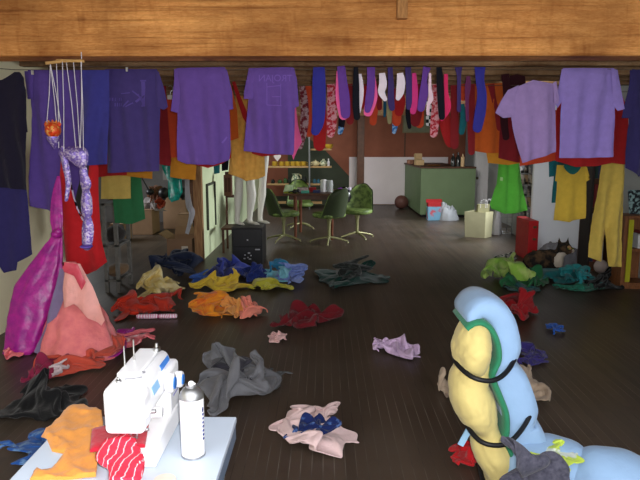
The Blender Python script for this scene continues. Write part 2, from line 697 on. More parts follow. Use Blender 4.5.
# ------------------------------------------------------------------ setting
def floor_mat():
    m = bpy.data.materials.new('floor_boards'); m.use_nodes = True
    nt = m.node_tree; b = nt.nodes['Principled BSDF']
    N = nt.nodes.new; Lk = nt.links.new
    g = N('ShaderNodeNewGeometry'); sp = N('ShaderNodeSeparateXYZ'); Lk(g.outputs['Position'], sp.inputs[0])

    def mth(op, a, bb=None, c=None):
        n = N('ShaderNodeMath'); n.operation = op
        for i, v in enumerate((a, bb, c)):
            if v is None:
                continue
            if isinstance(v, (int, float)):
                n.inputs[i].default_value = v
            else:
                Lk(v, n.inputs[i])
        return n.outputs[0]
    u = mth('DIVIDE', mth('ADD', sp.outputs[0], 20), 0.056)
    idx = mth('FLOOR', u); fr = mth('FRACT', u)
    wn = N('ShaderNodeTexWhiteNoise'); wn.noise_dimensions = '1D'; Lk(idx, wn.inputs['W'])
    # board ends
    yo = mth('ADD', mth('DIVIDE', sp.outputs[1], 2.1), mth('MULTIPLY', wn.outputs['Value'], 7.3))
    bid = mth('ADD', mth('MULTIPLY', idx, 3.17), mth('FLOOR', yo))
    wn2 = N('ShaderNodeTexWhiteNoise'); wn2.noise_dimensions = '1D'; Lk(bid, wn2.inputs['W'])
    edge = mth('MINIMUM', fr, mth('SUBTRACT', 1.0, fr))
    line = mth('LESS_THAN', edge, 0.028)
    mp = N('ShaderNodeMapping'); mp.inputs['Scale'].default_value = (3.0, 0.6, 1); Lk(g.outputs['Position'], mp.inputs[0])
    n1 = N('ShaderNodeTexNoise'); n1.inputs['Scale'].default_value = 1.2; n1.inputs['Detail'].default_value = 5; Lk(mp.outputs[0], n1.inputs['Vector'])
    n3 = N('ShaderNodeTexNoise'); n3.inputs['Scale'].default_value = 0.9; n3.inputs['Detail'].default_value = 6; Lk(g.outputs['Position'], n3.inputs['Vector'])
    r1 = N('ShaderNodeValToRGB')
    r1.color_ramp.elements[0].color = (0.034, 0.024, 0.0175, 1); r1.color_ramp.elements[1].color = (0.078, 0.054, 0.038, 1)
    r1.color_ramp.elements[0].position = 0.25; r1.color_ramp.elements[1].position = 0.8
    Lk(mth('ADD', mth('MULTIPLY', wn2.outputs['Value'], 0.30), mth('MULTIPLY', n1.outputs['Fac'], 0.75)), r1.inputs[0])
    # dust trodden into the boards
    dr = N('ShaderNodeValToRGB'); dr.color_ramp.elements[0].position = 0.45; dr.color_ramp.elements[1].position = 0.75
    Lk(n3.outputs['Fac'], dr.inputs[0])
    mx = N('ShaderNodeMix'); mx.data_type = 'RGBA'
    Lk(mth('MULTIPLY', dr.outputs[0], 0.35), mx.inputs[0]); Lk(r1.outputs[0], mx.inputs[6]); mx.inputs[7].default_value = (0.11, 0.092, 0.076, 1)
    # pale dust lying in the joints, patchy
    ln = N('ShaderNodeTexNoise'); ln.inputs['Scale'].default_value = 1.6; ln.inputs['Detail'].default_value = 3; Lk(g.outputs['Position'], ln.inputs['Vector'])
    lr = N('ShaderNodeValToRGB'); lr.color_ramp.elements[0].position = 0.38; lr.color_ramp.elements[1].position = 0.62; Lk(ln.outputs['Fac'], lr.inputs[0])
    jc = N('ShaderNodeMix'); jc.data_type = 'RGBA'; Lk(lr.outputs[0], jc.inputs[0])
    jc.inputs[6].default_value = (0.009, 0.007, 0.006, 1); jc.inputs[7].default_value = (0.17, 0.146, 0.122, 1)
    mx2 = N('ShaderNodeMix'); mx2.data_type = 'RGBA'
    Lk(line, mx2.inputs[0]); Lk(mx.outputs[2], mx2.inputs[6]); Lk(jc.outputs[2], mx2.inputs[7])
    Lk(mx2.outputs[2], b.inputs['Base Color'])
    rr = N('ShaderNodeMapRange'); rr.inputs['To Min'].default_value = 0.30; rr.inputs['To Max'].default_value = 0.50
    Lk(n1.outputs['Fac'], rr.inputs[0]); Lk(rr.outputs[0], b.inputs['Roughness'])
    b.inputs['Specular IOR Level'].default_value = 0.34
    bp = N('ShaderNodeBump'); bp.inputs['Strength'].default_value = 0.12; bp.inputs['Distance'].default_value = 0.002
    Lk(mth('ADD', mth('MULTIPLY', line, -1.0), mth('MULTIPLY', n1.outputs['Fac'], 0.6)), bp.inputs['Height']); Lk(bp.outputs[0], b.inputs['Normal'])
    return m


def timber(name, light, dark, k=1.0, scale=2.2, knots=True):
    m = bpy.data.materials.new(name); m.use_nodes = True
    nt = m.node_tree; b = nt.nodes['Principled BSDF']; N = nt.nodes.new; Lk = nt.links.new
    tc = N('ShaderNodeTexCoord')
    mp = N('ShaderNodeMapping'); mp.inputs['Scale'].default_value = (0.6, 3, 5.0); Lk(tc.outputs['Object'], mp.inputs[0])
    n = N('ShaderNodeTexNoise'); n.inputs['Scale'].default_value = scale; n.inputs['Detail'].default_value = 7; n.inputs['Roughness'].default_value = 0.6; n.inputs['Distortion'].default_value = 0.8
    Lk(mp.outputs[0], n.inputs['Vector'])
    r = N('ShaderNodeValToRGB'); r.color_ramp.elements[0].position = 0.28; r.color_ramp.elements[1].position = 0.68
    r.color_ramp.elements[0].color = col(dark, k); r.color_ramp.elements[1].color = col(light, k)
    Lk(n.outputs['Fac'], r.inputs[0])
    out = r.outputs[0]
    n2 = N('ShaderNodeTexNoise'); n2.inputs['Scale'].default_value = 1.7; n2.inputs['Detail'].default_value = 3; Lk(tc.outputs['Object'], n2.inputs['Vector'])
    r2 = N('ShaderNodeValToRGB'); r2.color_ramp.elements[0].position = 0.3; r2.color_ramp.elements[1].position = 0.65
    r2.color_ramp.elements[0].color = (0.36, 0.30, 0.25, 1); r2.color_ramp.elements[1].color = (1, 1, 1, 1); Lk(n2.outputs['Fac'], r2.inputs[0])
    mx = N('ShaderNodeMix'); mx.data_type = 'RGBA'; mx.blend_type = 'MULTIPLY'; mx.inputs[0].default_value = 0.8
    Lk(out, mx.inputs[6]); Lk(r2.outputs[0], mx.inputs[7]); out = mx.outputs[2]
    if knots:
        mp2 = N('ShaderNodeMapping'); mp2.inputs['Scale'].default_value = (1.1, 0.2, 2.4); Lk(tc.outputs['Object'], mp2.inputs[0])
        v = N('ShaderNodeTexVoronoi'); v.inputs['Scale'].default_value = 1.25; Lk(mp2.outputs[0], v.inputs['Vector'])
        r3 = N('ShaderNodeValToRGB'); r3.color_ramp.elements[0].position = 0.03; r3.color_ramp.elements[1].position = 0.10
        r3.color_ramp.elements[0].color = (0.25, 0.17, 0.11, 1); r3.color_ramp.elements[1].color = (1, 1, 1, 1); Lk(v.outputs['Distance'], r3.inputs[0])
        mx3 = N('ShaderNodeMix'); mx3.data_type = 'RGBA'; mx3.blend_type = 'MULTIPLY'; mx3.inputs[0].default_value = 0.85
        Lk(out, mx3.inputs[6]); Lk(r3.outputs[0], mx3.inputs[7]); out = mx3.outputs[2]
    # fine checks and saw marks along and across the grain
    for sc_, st_, lo_, hi_, dk_ in ((3.0, (.35, 1, 16.0), .54, .72, .62), (5.0, (3.2, 1, .8), .52, .80, .74), (26.0, (1.0, 1, 4.0), .35, .7, .82)):
        mp4 = N('ShaderNodeMapping'); mp4.inputs['Scale'].default_value = st_; mp4.inputs['Rotation'].default_value = (0, .05 if sc_ == 3.0 else -.25 if sc_ == 7.0 else 0, 0); Lk(tc.outputs['Object'], mp4.inputs[0])
        n4 = N('ShaderNodeTexNoise'); n4.inputs['Scale'].default_value = sc_; n4.inputs['Detail'].default_value = 4; n4.inputs['Distortion'].default_value = .6; Lk(mp4.outputs[0], n4.inputs['Vector'])
        r4 = N('ShaderNodeValToRGB'); r4.color_ramp.elements[0].position = lo_; r4.color_ramp.elements[1].position = hi_
        r4.color_ramp.elements[0].color = (1, 1, 1, 1); r4.color_ramp.elements[1].color = (dk_, dk_ * .86, dk_ * .72, 1); Lk(n4.outputs['Fac'], r4.inputs[0])
        m4 = N('ShaderNodeMix'); m4.data_type = 'RGBA'; m4.blend_type = 'MULTIPLY'; m4.inputs[0].default_value = 1; Lk(out, m4.inputs[6]); Lk(r4.outputs[0], m4.inputs[7]); out = m4.outputs[2]
    Lk(out, b.inputs['Base Color'])
    b.inputs['Roughness'].default_value = 0.8; b.inputs['Specular IOR Level'].default_value = 0.2
    bp = N('ShaderNodeBump'); bp.inputs['Strength'].default_value = 0.3; bp.inputs['Distance'].default_value = 0.01; Lk(n.outputs['Fac'], bp.inputs['Height']); Lk(bp.outputs[0], b.inputs['Normal'])
    return m


M_floor = floor_mat()
M_beam = timber('beam_timber', (192, 138, 80), (150, 98, 52), 1.72)
M_joist = timber('joist_timber', (168, 138, 106), (100, 80, 62), 1.5, knots=False)
M_ceil = timber('ceiling_boards', (70, 54, 38), (34, 27, 20), 1.2, knots=False)
M_post = mat('post_wood', (176, 136, 96), 1.2, rough=.8, rgb2=(132, 94, 62), vscale=9, stretch=(8, 8, .7))
M_wl = mat('wall_paint_pale', (214, 206, 174), 1.3, rough=0.9, var=0.12, vscale=2)
M_grey = mat('wall_paint_grey', (150, 152, 152), 1.1, rough=0.9, var=0.15, vscale=2)
M_dgrey = mat('wall_paint_dim', (92, 88, 86), 1.2, rough=0.9, var=0.3, vscale=3)
M_brown = mat('wall_brown', (126, 76, 58), 1.45, rough=0.8, var=0.25, vscale=2.5)
M_dkgreen = mat('wall_dark_green', (54, 60, 48), 1.35, rough=0.8, var=0.2, vscale=3)
M_mint = mat('partition_mint', (214, 226, 186), 1.2, rough=0.85, var=0.08, vscale=3)
M_white = mat('paint_white', (214, 212, 214), 1.0, rough=0.6, var=0.06, vscale=4)
M_wood = mat('shelf_wood', (176, 142, 96), 1.2, rough=0.6, var=0.3, vscale=10, stretch=(1, 8, 8))
M_dkwood = mat('dark_wood', (84, 52, 34), 1.2, rough=0.5, var=0.35, vscale=12, stretch=(1, 8, 1))
M_card = mat('cardboard', (142, 112, 88), 1.2, rough=0.9, var=0.12, vscale=8)
M_black = mat('black_plastic', (22, 22, 24), 1.2, rough=0.4, var=0.2)
M_metal = mat('bright_metal', (190, 190, 190), 1.0, rough=0.3, metal=1.0, var=0.1)

X_L, X_R, Y_B = -2.74, 3.62, 16.25
struct('floor', MB().box((-5.2, -1.5, -0.1), (X_R + 0.1, Y_B + 0.1, 0)), M_floor, smooth=False)
struct('ceiling', MB().box((-5.2, 4.75, 2.45), (X_R + 0.1, Y_B + 0.1, 2.55)), M_ceil, smooth=False)
struct('ceiling_near', MB().box((X_L - 0.1, 1.0, 2.66), (X_R + 0.1, 4.78, 2.76)), M_ceil, smooth=False)
struct('wall_left', MB().box((X_L - 0.12, -1.5, 0), (X_L, 6.7, 2.7)), M_wl, smooth=False)
struct('wall_right', MB().box((X_R, -1.5, 0), (X_R + 0.12, Y_B, 2.7)), M_grey, smooth=False)
struct('wall_back', MB().box((-2.0, Y_B, 0), (X_R, Y_B + 0.1, 2.45)), M_brown, smooth=False)
struct('wall_back_left', MB().box((-5.2, 12.6, 0), (-1.78, 12.72, 2.45)), M_dgrey, smooth=False)
struct('wall_far_left', MB().box((-5.3, 6.7, 0), (-5.2, 12.7, 2.45)), M_dgrey, smooth=False)
struct('wall_left_return', MB().box((-5.2, 6.58, 0), (X_L - 0.12, 6.7, 2.45)), M_dgrey, smooth=False)
struct('wall_partition', MB().box((-1.80, 8.5, 0), (-1.68, 16.2, 2.45)), M_mint, smooth=False)
pp = PH(203, 260)
struct('partition_post', MB().box((PY(194.8, 240, 8.4).x, 8.38, 0), (-1.672, 8.5, 2.45)), M_post, smooth=False, bevel=0.004)

# the big tie beam and the joists behind it
bz = PY(320, 56, 4.5).z
struct('beam', MB().box((X_L, 4.5, bz), (X_R, 4.78, 2.66)), M_beam, smooth=False, bevel=0.01)
k = 0
y = 5.12
while y < 15.8:
    jz = 2.27 + 0.012 * math.sin(k * 2.1)
    struct('ceiling_joist' if k == 0 else 'ceiling_joist.%03d' % k, MB().box((X_L if y < 6.7 else -5.1, y, jz), (X_R, y + 0.09, 2.45)), M_joist, smooth=False, bevel=0.006)
    y += 0.6
    k += 1
a = PY(397, 0, 4.47); b_ = PY(407, 19, 4.47)
o = MB().box((a.x, 4.44, b_.z), (b_.x, 4.5, 2.655)).build('wood_cleat', mat('cleat_wood', (168, 118, 70), 1.3, var=0.4, vscale=20, stretch=(6, 6, 1)), smooth=False, bevel=0.004)
settag(o, 'short vertical wooden cleat fixed on the face of the ceiling beam', 'cleat')

# right wall window (seen edge-on behind the hanging green dress), far door
wy = 12.0
t = struct('window_1', MB().box((X_R - 0.035, wy - 0.55, 0.95), (X_R - 0.005, wy + 0.55, 1.0)).box((X_R - 0.035, wy - 0.55, 1.95), (X_R - 0.005, wy + 0.55, 2.0)).box((X_R - 0.035, wy - 0.55, 1.0), (X_R - 0.005, wy - 0.5, 1.95)).box((X_R - 0.035, wy + 0.5, 1.0), (X_R - 0.005, wy + 0.55, 1.95)), M_white, smooth=False)
p_ = MB().box((X_R - 0.015, wy - 0.5, 1.0), (X_R - 0.004, wy + 0.5, 1.95)).build('window_pane', mat('window_glow', (235, 240, 250), 1, emit=1.5), t, smooth=False)
# green panelling and slope on the back wall
zz = lambda yy, Y=Y_B: PY(300, yy, Y).z
gx = lambda xx, Y=Y_B: PY(xx, 180, Y).x
Yg = Y_B - 0.03
poly = [(-1.68, 0), (gx(349), 0), (gx(349), zz(176)), (gx(325), zz(150)), (gx(300), zz(132)), (gx(288), zz(132)), (gx(288), zz(196)), (-1.68, zz(196))]
struct('trim_1', MB().prism(poly, Yg, Y_B), M_dkgreen, smooth=False)
struct('trim_2', MB().box((gx(403.5), Y_B - 0.012, 0.0), (gx(404.8), Y_B, 2.45)), M_dkwood, smooth=False)
o = MB().box((gx(349), Y_B - 0.06, 0.02), (gx(447), Y_B - 0.02, zz(157))).build('white_board', mat('white_board', (218, 210, 214), 1.2, var=0.08, vscale=2), smooth=False, bevel=0.004)
settag(o, 'large plain white board standing along the foot of the brown back wall', 'board')
struct('column', MB().box((PY(357, 190, 15.6).x, 15.6, 0), (PY(364, 190, 15.6).x, 15.78, 2.45)), M_dkwood, smooth=False, bevel=0.006)
a = PY(403, 108, 16.2); b_ = PY(438, 133, 16.2)
t = thing('picture', 'grey green picture hanging on the brown back wall behind the socks', 'picture', (a.x / 2 + b_.x / 2, 16.2, b_.z))
MB().box((a.x, 16.19, b_.z), (b_.x, 16.23, a.z)).build('frame', mat('picture_frame', (122, 112, 86), 1.2, var=0.2), t, smooth=False, bevel=0.004)
MB().box((a.x + 0.03, 16.18, b_.z + 0.03), (b_.x - 0.03, 16.195, a.z - 0.03)).build('canvas', mat('picture_canvas', (128, 130, 108), 1.2, var=0.35, vscale=5), t, smooth=False)

# far white door beside the counter
Yd = 13.9
dx0, dx1 = PY(474.5, 190, Yd).x, PY(490.5, 190, Yd).x
struct('wall_door_side', MB().box((dx0 - 0.02, Yd + 0.05, 0), (X_R, Yd + 0.12, 2.45)), M_grey, smooth=False)
d = struct('door_1', MB().box((dx0, Yd, 0.01), (dx1, Yd + 0.05, 2.1)), M_white, smooth=False, bevel=0.004)
for kx in (0, 1):
    for kz in range(3):
        wx = (dx1 - dx0) / 2
        MB().box((dx0 + wx * kx + 0.03, Yd - 0.012, 0.15 + kz * 0.65), (dx0 + wx * (kx + 1) - 0.03, Yd + 0.002, 0.68 + kz * 0.65)).build('door_panel', M_white, d, smooth=False, bevel=0.008)
hp = PY(476.5, 178, Yd)
MB().ball((hp.x, Yd - 0.05, hp.z), 0.03).tube([(hp.x, Yd - 0.05, hp.z), (hp.x, Yd, hp.z)], 0.012).build('door_handle', mat('old_brass', (110, 96, 66), 1, metal=0.8, rough=0.4), d)
#NEXT
# ------------------------------------------------------------------ clothes lines
Y1, Y2, Y3 = 5.1, 6.0, 6.45
M_rope = mat('rope', (92, 80, 66), 1.0, var=0.2)
for nm, yy, py, lab in (('clothesline', Y1 + 0.004, 69.5, 'front clothesline close behind the beam, strung with purple and lavender shirts and socks'),
                        ('clothesline', Y2 + 0.004, 85.5, 'second clothesline behind the front one, strung with red and orange clothes'),
                        ('clothesline', Y3 + 0.004, 92, 'rearmost clothesline, half hidden, with yellow and green clothes below')):
    z0 = PY(320, py, yy).z
    pts = [(X_L + (X_R - X_L) * i / 24, yy, z0 + (0.02 if i in (0, 24) else 0)) for i in range(25)]
    settag(MB().tube(pts, 0.0028, 6).build(nm, M_rope), lab, 'rope')

f_navy = fab('navy_dark', (32, 28, 46)); f_indigo = fab('indigo', (46, 40, 96)); f_purple = fab('purple', (84, 60, 142))
f_violet = fab('blue_violet', (56, 54, 138)); f_plumtee = fab('deep_purple', (66, 52, 116)); f_tee = fab('tee_purple', (100, 68, 154))
f_lav1 = fab('lavender', (146, 118, 178)); f_lav2 = fab('lavender_blue', (134, 112, 190)); f_navy2 = fab('navy_violet', (44, 38, 88))
f_red = fab('red', (176, 28, 30)); f_crim = fab('crimson', (140, 30, 36)); f_orred = fab('orange_red', (200, 62, 30)); f_orange = fab('orange', (202, 84, 22))
f_must = fab('mustard', (206, 152, 60), k=1.5, rgb2=(184, 130, 48)); f_must2 = fab('mustard_orange', (196, 122, 22)); f_yel = fab('soft_yellow', (196, 166, 74)); f_green = fab('emerald', (40, 112, 66))
f_lime = fab('bright_green', (74, 168, 46), k=1.5); f_ytee = fab('tee_yellow', (204, 166, 44)); f_ytr = fab('trouser_yellow', (202, 170, 66)); f_teal = fab('teal', (24, 104, 116))
f_maroon = fab('maroon', (58, 22, 30)); f_dred = fab('dark_red', (128, 26, 34)); f_pink = fab('hot_pink', (236, 80, 144), k=1.4); f_hpink = fab('pink_red', (222, 36, 92))
f_royal = fab('royal_blue', (48, 46, 146)); f_sock = fab('sock_purple', (100, 56, 150)); f_white = fab('white', (222, 206, 218), 1.2); f_black = fab('black', (22, 22, 32))
f_sind = fab('sock_indigo', (62, 46, 106)); f_lpink = fab('light_pink', (226, 190, 206), 1.2); f_plum = fab('plum', (96, 36, 80)); f_olive = fab('olive_pale', (150, 140, 96)); f_bteal = fab('blue_teal', (24, 76, 104))
f_plaid = fab('red_white', (196, 30, 46), rgb2=(220, 150, 160), vscale=38, thr=(0.44, 0.56)); f_scarf = fab('dark_red_white', (110, 26, 40), rgb2=(160, 130, 136), vscale=30, thr=(0.42, 0.55))
f_check = fab('black_white_check', (20, 20, 22), rgb2=(190, 190, 190), kind='check', vscale=30); f_bpat = fab('blue_pattern', (40, 100, 170), rgb2=(130, 170, 210), vscale=40, thr=(0.45, 0.55))
s_teal = satin('teal', (20, 150, 130), rgb2=(10, 90, 84), rough=0.25)

M_print = mat('faded_print', (112, 84, 166), 1.2, var=0.05)
M_print2 = mat('faded_print_dark', (82, 66, 136), 1.2, var=0.05)


def textmesh(s, size, mirror=False):
    cu = bpy.data.curves.new('t', 'FONT'); cu.body = s; cu.size = size; cu.align_x = 'CENTER'
    ob = bpy.data.objects.new('t', cu); C.objects.link(ob)
    me = bpy.data.meshes.new_from_object(ob.evaluated_get(bpy.context.evaluated_depsgraph_get()))
    vs = [(v.co.x * (-1 if mirror else 1), v.co.y) for v in me.vertices]; fs = [tuple(p.vertices) for p in me.polygons]
    bpy.data.objects.remove(ob); bpy.data.curves.remove(cu); bpy.data.meshes.remove(me)
    return vs, fs


def decal(name, parent, pieces, fy, m=M_print):
    """flat print following the cloth: pieces of (verts (x, z), faces)"""
    mb = MB()
    for vs, fs in pieces:
        n = len(vs)
        mb.add([(x, fy(x, z) - 0.004, z) for x, z in vs], fs)
    return mb.build(name, m, parent, angle=180)


def strip(p, q, wd, Y):
    a = PY(*p, Y); b = PY(*q, Y)
    d = Vector((b.x - a.x, b.z - a.z)); n = Vector((-d.y, d.x)).normalized() * wd / F * Y / 2
    K = 4
    vs = []
    for i in range(K + 1):
        c = Vector((a.x, a.z)) + d * i / K
        vs += [tuple(c + n), tuple(c - n)]
    return vs, [(2 * i, 2 * i + 1, 2 * i + 3, 2 * i + 2) for i in range(K)]


G_T = 'shirts on the front clothesline'


def tee(label, body, sleeves, Y, m, seed, group=G_T, name='t_shirt', fold=0.034, freq=6, neck=None):
    pts = [PY(x, y, Y) for x, y in body]
    t = thing(name, label, 'shirt', (sum(p.x for p in pts) / len(pts), Y, min(p.z for p in pts)), group)
    o, f = sheet('body', body, Y, m, t, T=0.03, fold=fold, freq=freq, seed=seed)
    for i, s in enumerate(sleeves):
        sheet('sleeve', s, Y - 0.004, m, t, T=0.03, fold=fold * 0.6, freq=freq, seed=seed + 3 + i, top=max(p.z for p in pts))
    return t, f


# --- front line, from the left wall
t, f = tee('near black navy shirt hanging on the left wall at the end of the front line', [(-14, 80), (2, 80), (14, 72), (20, 72), (26, 90), (27, 132), (28, 190), (-14, 186)], [[(20, 72), (24, 78), (28, 132), (20, 134), (17, 90)]], 5.03, f_navy, 1.0)
garment('trousers', 'indigo trousers with ragged hem hanging low below the black navy shirt', 'trousers', [(-14, 180), (26, 183), (29, 215), (33, 254), (24, 259), (18, 262), (17, 270), (4, 273), (-2, 262), (-14, 262)], 5.07, f_indigo, G_T, seed=2.2, fold=0.02)
tee('large plain violet shirt with a white fleck, hanging behind the puppet strings', [(28, 70), (84, 70), (83, 150), (76, 205), (55, 212.5), (30, 206), (31, 110)], [[(24, 71), (34, 71), (33, 100), (31.5, 99), (27, 99)]], 5.12, f_purple, 3.1)
tee('blue violet shirt between the puppet strings and the shirt with faded print', [(80, 70), (109, 70), (109, 164), (83, 166)], [], 4.96, f_violet, 4.4)
t, f = tee('dark purple tee with a faded tall emblem print, sleeves hanging down', [(105, 69), (157, 69), (160, 100), (159, 171), (107, 173), (105, 120)], [[(105, 69), (107, 76), (106, 117), (96, 119), (97, 100), (101, 78)], [(155, 69), (159, 72), (164, 88), (168, 107), (164, 110), (158, 107), (156, 90)]], 5.08, f_plumtee, 5.7)
pc = [strip((144, 82), (144, 106), 4, 5.08), strip((141, 81), (147, 81), 1.5, 5.08), strip((141, 106), (146, 106), 1.5, 5.08), strip((142, 97), (136, 102), 2, 5.08), strip((138, 94), (143, 103), 1.5, 5.08), strip((133, 91), (140, 97), 1.3, 5.08), strip((124, 107), (130, 101), 1.3, 5.08), strip((127, 107), (134, 103), 1.1, 5.08), strip((122, 94), (131, 93), 0.8, 5.08)]
for i in range(6):
    pc.append(strip((111 + i * 2.2, 98), (111 + i * 2.2, 101), 1.0, 5.08))
    if i < 4:
        pc.append(strip((115.5 + i * 2.1, 103), (115.5 + i * 2.1, 106.5), 0.9, 5.08))
decal('print', t, pc, f, M_print2)
t, f = tee('plain purple tee beside a small black hanger, longest of the purple tees', [(176, 68), (225, 67), (229, 100), (231, 150), (229, 160), (214, 165), (186, 164), (178, 160), (177, 120)], [[(174, 69), (179, 69), (180, 100), (177, 113), (171, 111), (172, 100), (174, 80)], [(222, 68), (227, 70), (232, 92), (233, 109), (228, 110), (224, 100)]], 5.1, f_tee, 7.3)
decal('print', t, [strip((222, 143), (227, 137), 1.5, 5.1)], f)
t, f = tee('purple tee with faded mirrored lettering across its top', [(250, 68), (292, 67), (295, 100), (294, 150), (293, 155), (268, 154), (244, 151), (246, 120), (248, 100)], [[(249, 68), (254, 69), (258, 88), (256, 99), (244, 99), (244, 92)], [(290, 67), (294, 68), (297, 80), (299, 106), (293, 109), (291, 90)]], 5.1, f_tee, 9.1)
tv, tf = textmesh('TROJAN', 1.0, True)
hx = max(abs(v[0]) for v in tv)
ca = PY(275.5, 78.2, 5.1)
sxx = 16.5 / F * 5.1 / hx; szz = 9.0 / F * 5.1
decal('lettering', t, [([(ca.x + x * sxx, ca.z - 0.5 * szz * 0.7 + z * szz) for x, z in tv], tf)], f)
decal('print', t, [strip((267, 83), (267, 105), 0.7, 5.1), strip((267, 87), (281, 86), 0.7, 5.1), strip((267, 105), (282, 106), 0.7, 5.1), strip((281, 84), (281, 106), 0.7, 5.1), strip((272, 97), (281, 97), 0.7, 5.1)], f)
t, f = tee('pale lavender tee hung askew by one shoulder, tilted to one side', [(519, 86), (533, 80), (550, 83), (556, 84), (556.5, 100), (557, 152), (522, 163), (513, 128), (510, 110), (508, 95)], [[(508, 90), (519, 85), (513, 117), (504, 118), (495, 113), (500, 103)], [(553, 83), (556, 81), (559, 98), (558, 104), (554, 104)]], 5.06, f_lav1, 11.2)
t, f = tee('bluish lavender tee hanging straight by its shoulders', [(563, 68), (614, 68), (615, 100), (613, 157), (588, 158), (560, 158), (561, 110)], [[(562, 69), (567, 69), (563, 100), (558, 108), (556, 104), (558, 92)], [(611, 68), (618, 70), (623, 98), (624, 109), (618, 111), (613, 104)]], 5.1, f_lav2, 13.4)
tee('dark navy violet shirt at the end of the line by the right wall', [(630, 70), (665, 69), (668, 172), (640, 177), (626, 168), (629, 120)], [[(632, 69), (636, 70), (631, 118), (622, 118), (627, 96)]], 5.1, f_navy2, 15.0)

# --- socks on the front line
GS = 'socks on the front clothesline'


def sock(label, c, m, Y=Y1, group=GS, seed=0, cat='sock', name='sock', T=0.022, parts=()):
    o, f = sheet(name, ribbon(c), Y, m, None, T=T, fold=0.006, freq=9, cell=0.022, seed=seed)
    settag(o, label, cat, group)
    for c2, m2, nm in parts:
        px = ribbon(c2)
        sheet(nm, px, Y - 0.004, m2, o, T=T + 0.004, fold=0.006, freq=9, cell=0.02, seed=seed)
    return o


S = [
    ('large royal blue sock hanging beside the red plaid sock', [(319, 67, 11), (319, 80, 13), (319, 105, 13.5), (318, 122, 12), (315.5, 131, 9)], f_royal, 0),
    ('wide purple sock with a hot pink sock peeping out behind it', [(341, 66, 8), (342.5, 80, 9), (344.5, 98, 10.5), (345.5, 114, 9.5)], f_sock, -.01),
    ('hot pink sock half hidden behind the wide purple sock', [(338, 71, 3), (338, 92, 5), (340, 104, 7), (343.5, 115.5, 9)], f_pink, .03),
    ('narrow black sock with a white sock edge showing beside it', [(356, 67, 4.5), (356, 85, 6.5), (356, 105, 7), (357, 117, 6.5)], f_black, 0),
    ('pale pink white sock mostly hidden behind the narrow black sock', [(360, 74, 3), (361.5, 88, 4.5), (361, 100, 4), (359, 112, 3)], f_white, .03),
    ('purple sock lying over a wider pink sock', [(371, 67, 8), (371, 85, 8), (369.5, 100, 8.5), (367.5, 110, 6)], f_sock, -.01),
    ('hot pink sock showing all round the purple sock in front of it', [(373, 76, 4), (372, 96, 11), (368, 112, 9)], f_pink, .03),
    ('first white sock, its toe bent to the side, next to the olive sock', [(382, 73, 6), (383, 84, 8), (381.5, 92, 7), (385, 99, 4.5)], f_white, 0),
    ('slim indigo sock hanging between the two white socks', [(390, 67, 5), (391, 85, 6), (391, 100, 7), (392, 108, 6)], f_sind, 0),
    ('second white sock, short and straight, above an orange red sock', [(400, 73, 6), (401, 82, 8.5), (400, 92, 8), (398, 98, 5)], f_white, 0),
    ('slim indigo sock between a white sock and a magenta pink sock', [(408, 67, 6), (409, 85, 6), (409, 100, 6), (409, 107.5, 5)], f_sind, 0),
    ('magenta pink sock between indigo and violet socks', [(414, 73, 4), (415, 90, 6), (414, 105, 6.5), (413, 111.5, 6)], fab('magenta', (206, 44, 122)), 0),
    ('violet sock with a bulging heel, folded over the line', [(427, 67, 8), (424.5, 79, 5.5), (424, 92, 9), (421, 108, 7.5)], f_sock, 0),
    ('thin pale pink stocking beside the bulging violet sock', [(430, 73, 2.5), (430, 88, 3.2), (431, 98, 5), (428.5, 105, 3.6), (428, 114, 3.2)], f_lpink, -.02),
    ('long black sock hanging over the pink red one', [(439, 67, 5.5), (440, 80, 7), (441, 100, 7), (442, 117, 6)], f_black, 0),
    ('pink red sock curving out beside the long black sock', [(446, 74, 4), (446, 92, 4.6), (447.5, 104, 7), (446, 112, 6.5), (442, 119, 4)], f_hpink, .02),
    ('thin violet stocking with a wide top, in front of crimson cloth', [(458.5, 67, 8), (459, 76, 4.5), (459, 95, 4), (459, 110, 4.5)], f_sind, 0),
    ('sheer plum stocking knotted near its top', [(468.5, 76, 3.5), (468, 86, 6), (467, 100, 4), (467.5, 120, 3.6)], f_plum, 0),
    ('long royal blue sock hanging in front of the orange skirt', [(480, 67, 11), (480, 80, 8.5), (482, 95, 9.5), (480.5, 112, 11), (477.5, 128, 9.5)], f_royal, -.02),
]
for i, (lab, c, m, dy) in enumerate(S):
    sock(lab, c, m, Y1 + dy, seed=i * 1.37)

